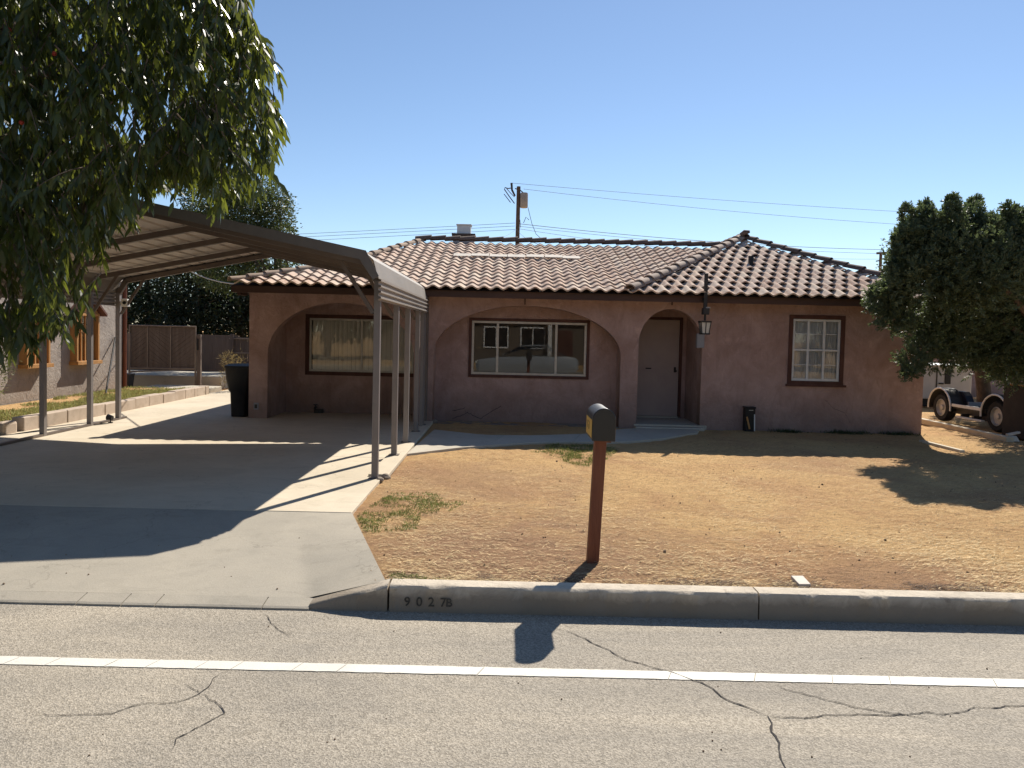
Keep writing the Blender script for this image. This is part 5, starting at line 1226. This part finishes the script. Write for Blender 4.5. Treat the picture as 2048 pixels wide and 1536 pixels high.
for x in (xa+.5, xb-.3): mb = MB(); mb.tube([(x, 20.55, .22), (x, 20.75, .22)], .22, 16); mb.build('wheel', 'rubber', cm)
# brown cabinet at the right edge
cb = thing('storage_cabinet', (9.9, 13.9, 0), 'dark brown storage cabinet with clutter on top at the right edge', 'cabinet')
cx0 = W(2006, 800, 14.2).x; zt3 = W(2010, 776, 13.55).z
MB().box(cx0, cx0+1.1, 13.55, 14.2, .02, zt3).build('body', 'rust', cb, bevel=.012)
MB().box(cx0-.03, cx0+1.13, 13.51, 14.23, zt3+.001, zt3+.03).build('top', 'rust', cb, bevel=.006)
MB().box(cx0-.01, cx0+1.11, 13.535, 13.549, zt3-.5, zt3-.47).build('rail', 'dark', cb)
MB().box(cx0+.02, cx0+.05, 13.535, 13.549, .05, zt3-.02).build('stile', 'dark', cb)
for i, (dx, sz, m_, lab) in enumerate(((.12, (.16, .2, .03), 'wood', 'flat tan board lying on the dark cabinet'), (.34, (.09, .12, .07), 'plate', 'small pale box on the dark cabinet'))):
    o = MB().box(cx0+dx-sz[0], cx0+dx+sz[0], 13.8-sz[1], 13.8+sz[1], zt3+.031, zt3+.031+sz[2]).build(('board', 'small_box')[i], m_, None, bevel=.008); tag(o, lab, ('board', 'box')[i])
mb = MB(); c0 = Vector((cx0+.5, 13.75, zt3+.031)); loft(mb, [rring(c0.x, c0.y, c0.z, .12, .1), rring(c0.x, c0.y, c0.z+.07, .13, .11), rring(c0.x+.03, c0.y, c0.z+.14, .06, .05)]); o = mb.build('white_bundle', 'white', None, True); tag(o, 'rumpled white bundle on top of the dark cabinet', 'bundle')
q = G(2024, 882); mb = MB(); taper_box(mb, q.x, q.y, .0, .1, .09, .05); mb.bar((q.x-.1, q.y, .11), (q.x+.14, q.y+.02, .16), .07, .04); o = mb.build('broken_block', 'plate', None, bevel=.01); tag(o, 'broken pale pink block at the end of the edging strip', 'block')
MB_ = MB(); MB_.box(13.5, 30, 24.4, 24.6, 0, 1.9); o = MB_.build('rear_yard_wall', 'stucco', None); tag(o, 'brown yard wall far behind the trailer under the trees', 'wall')

# ================================================================== ACROSS THE STREET (seen mirrored in the panes)
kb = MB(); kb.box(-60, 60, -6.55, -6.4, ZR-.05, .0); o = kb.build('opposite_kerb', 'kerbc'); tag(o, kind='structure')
car = thing('parked_car', (1.0, -4.9, ZR), 'silver car parked across the street, mirrored in the middle window', 'car')
cy0, cy1 = -5.75, -4.05; z0 = ZR
def carloft(name, rings, m, parent, smooth=True):
    mb = MB(); loft(mb, rings); return mb.build(name, m, parent, smooth)
def sec(x, zb, zt_, hw, tw_): ym = (cy0+cy1)/2; return [(x, ym-hw, z0+zb), (x, ym-hw*1.02, z0+zb+(zt_-zb)*.55), (x, ym-hw*tw_, z0+zt_), (x, ym+hw*tw_, z0+zt_), (x, ym+hw*1.02, z0+zb+(zt_-zb)*.55), (x, ym+hw, z0+zb)]
carloft('body', [sec(-1.35, .35, .62, .7, .9), sec(-1.2, .22, .74, .84, .92), sec(-.2, .2, .88, .86, .92), sec(1.2, .2, .93, .86, .93), sec(2.6, .2, .95, .86, .92), sec(3.15, .25, .92, .84, .9), sec(3.3, .4, .8, .74, .9)], 'carpaint', car)
carloft('cabin', [sec(-.25, .86, .9, .78, .98), sec(.65, .9, 1.38, .78, .78), sec(1.9, .92, 1.42, .78, .78), sec(2.75, .93, 1.0, .78, .95)], 'glass', car, False)
carloft('roof_skin', [sec(.62, 1.36, 1.40, .60, .95), sec(1.3, 1.39, 1.45, .62, .95), sec(1.95, 1.4, 1.44, .60, .95)], 'carpaint', car)
def wheel_y(cx, cy, r, w, parent):
    mb = MB(); mb.tube([(cx, cy-w/2, z0+r), (cx, cy+w/2, z0+r)], r, 20); wo = mb.build('wheel', 'rubber', parent, False)
    mb = MB(); mb.tube([(cx, cy-w/2-.006, z0+r), (cx, cy+w/2+.006, z0+r)], r*.62, 16); mb.build('rim', 'rim', wo)
for cx_ in (-.5, 2.45):
    for cy_ in (cy0+.12, cy1-.12): wheel_y(cx_, cy_, .31, .2, car)
for y in (cy0+.25, cy1-.25): MB().box(-1.36, -1.28, y-.12, y+.12, z0+.58, z0+.68).build('headlight', 'lampglass', car)
oh = thing('opposite_house', (0, -16, 0), 'brown house across the street, mirrored in the middle window', 'house')
MB().box(-8, 8, -20, -15, -.05, 2.9).build('wall', 'beige', oh)
mb = MB(); mb.prism([(-20.6, 2.8), (-14.4, 2.8), (-17.5, 4.5)], 'x', -8.5, 8.5); mb.build('roof', 'shingle', oh)
for x in (-5, -.6, 1.6, 5.5):
    mb = MB(); frame_rect(mb, x-.75, x+.75, .9, 2.2, -15.001, -14.94, .08); mb.box(x-.03, x+.03, -14.99, -14.95, .98, 2.12); w = mb.build('window', 'white', oh)
    MB().box(x-.67, x+.67, -14.999, -14.99, .98, 2.12).build('pane', 'black', w)
MB().box(3.1, 4.0, -14.999, -14.95, 0, 2.05).build('door', 'trim', oh)
for x in (2.6, -2.4): MB().box(x-.12, x+.12, -14.7, -14.46, -.03, 2.8).build('porch_column', 'white', oh)
for i, (x, Y, h, lab) in enumerate(((-20, -13, 8, 'unseen sky-blocking tree far left across the road'), (-10.5, -12.5, 9.5, 'unseen sky-blocking tree left of the opposite house'), (-3, -22, 11, 'tall unseen sky-blocking tree behind the opposite house'), (6, -23, 11, 'tall unseen sky-blocking tree behind the right half of the opposite house'), (11.5, -12.5, 9.5, 'unseen sky-blocking tree right of the opposite house'), (21, -13, 8.5, 'unseen sky-blocking tree far right across the road'), (30, -15, 9, 'last unseen sky-blocking tree to the right across the road'), (-30, -15, 9, 'last unseen sky-blocking tree to the left across the road'))):  # unseen trees hinted by dark panes, added to cut sky fill
    sh = [((x+random.uniform(-2.4, 2.4), Y+random.uniform(-1.6, 1.6), h*q), (2.2, 2.0, 1.7)) for q in (.3, .38, .45, .52, .6, .66, .74, .8, .87)]
    bgtree('sky_blocking_tree', lab, (x, Y, -.04), sh, 22, .42, .22, 'leafD', .22, 'unseen trees added across the street to block sky')
print('tiles', len(slots), 'sprigs', len(sprigs))
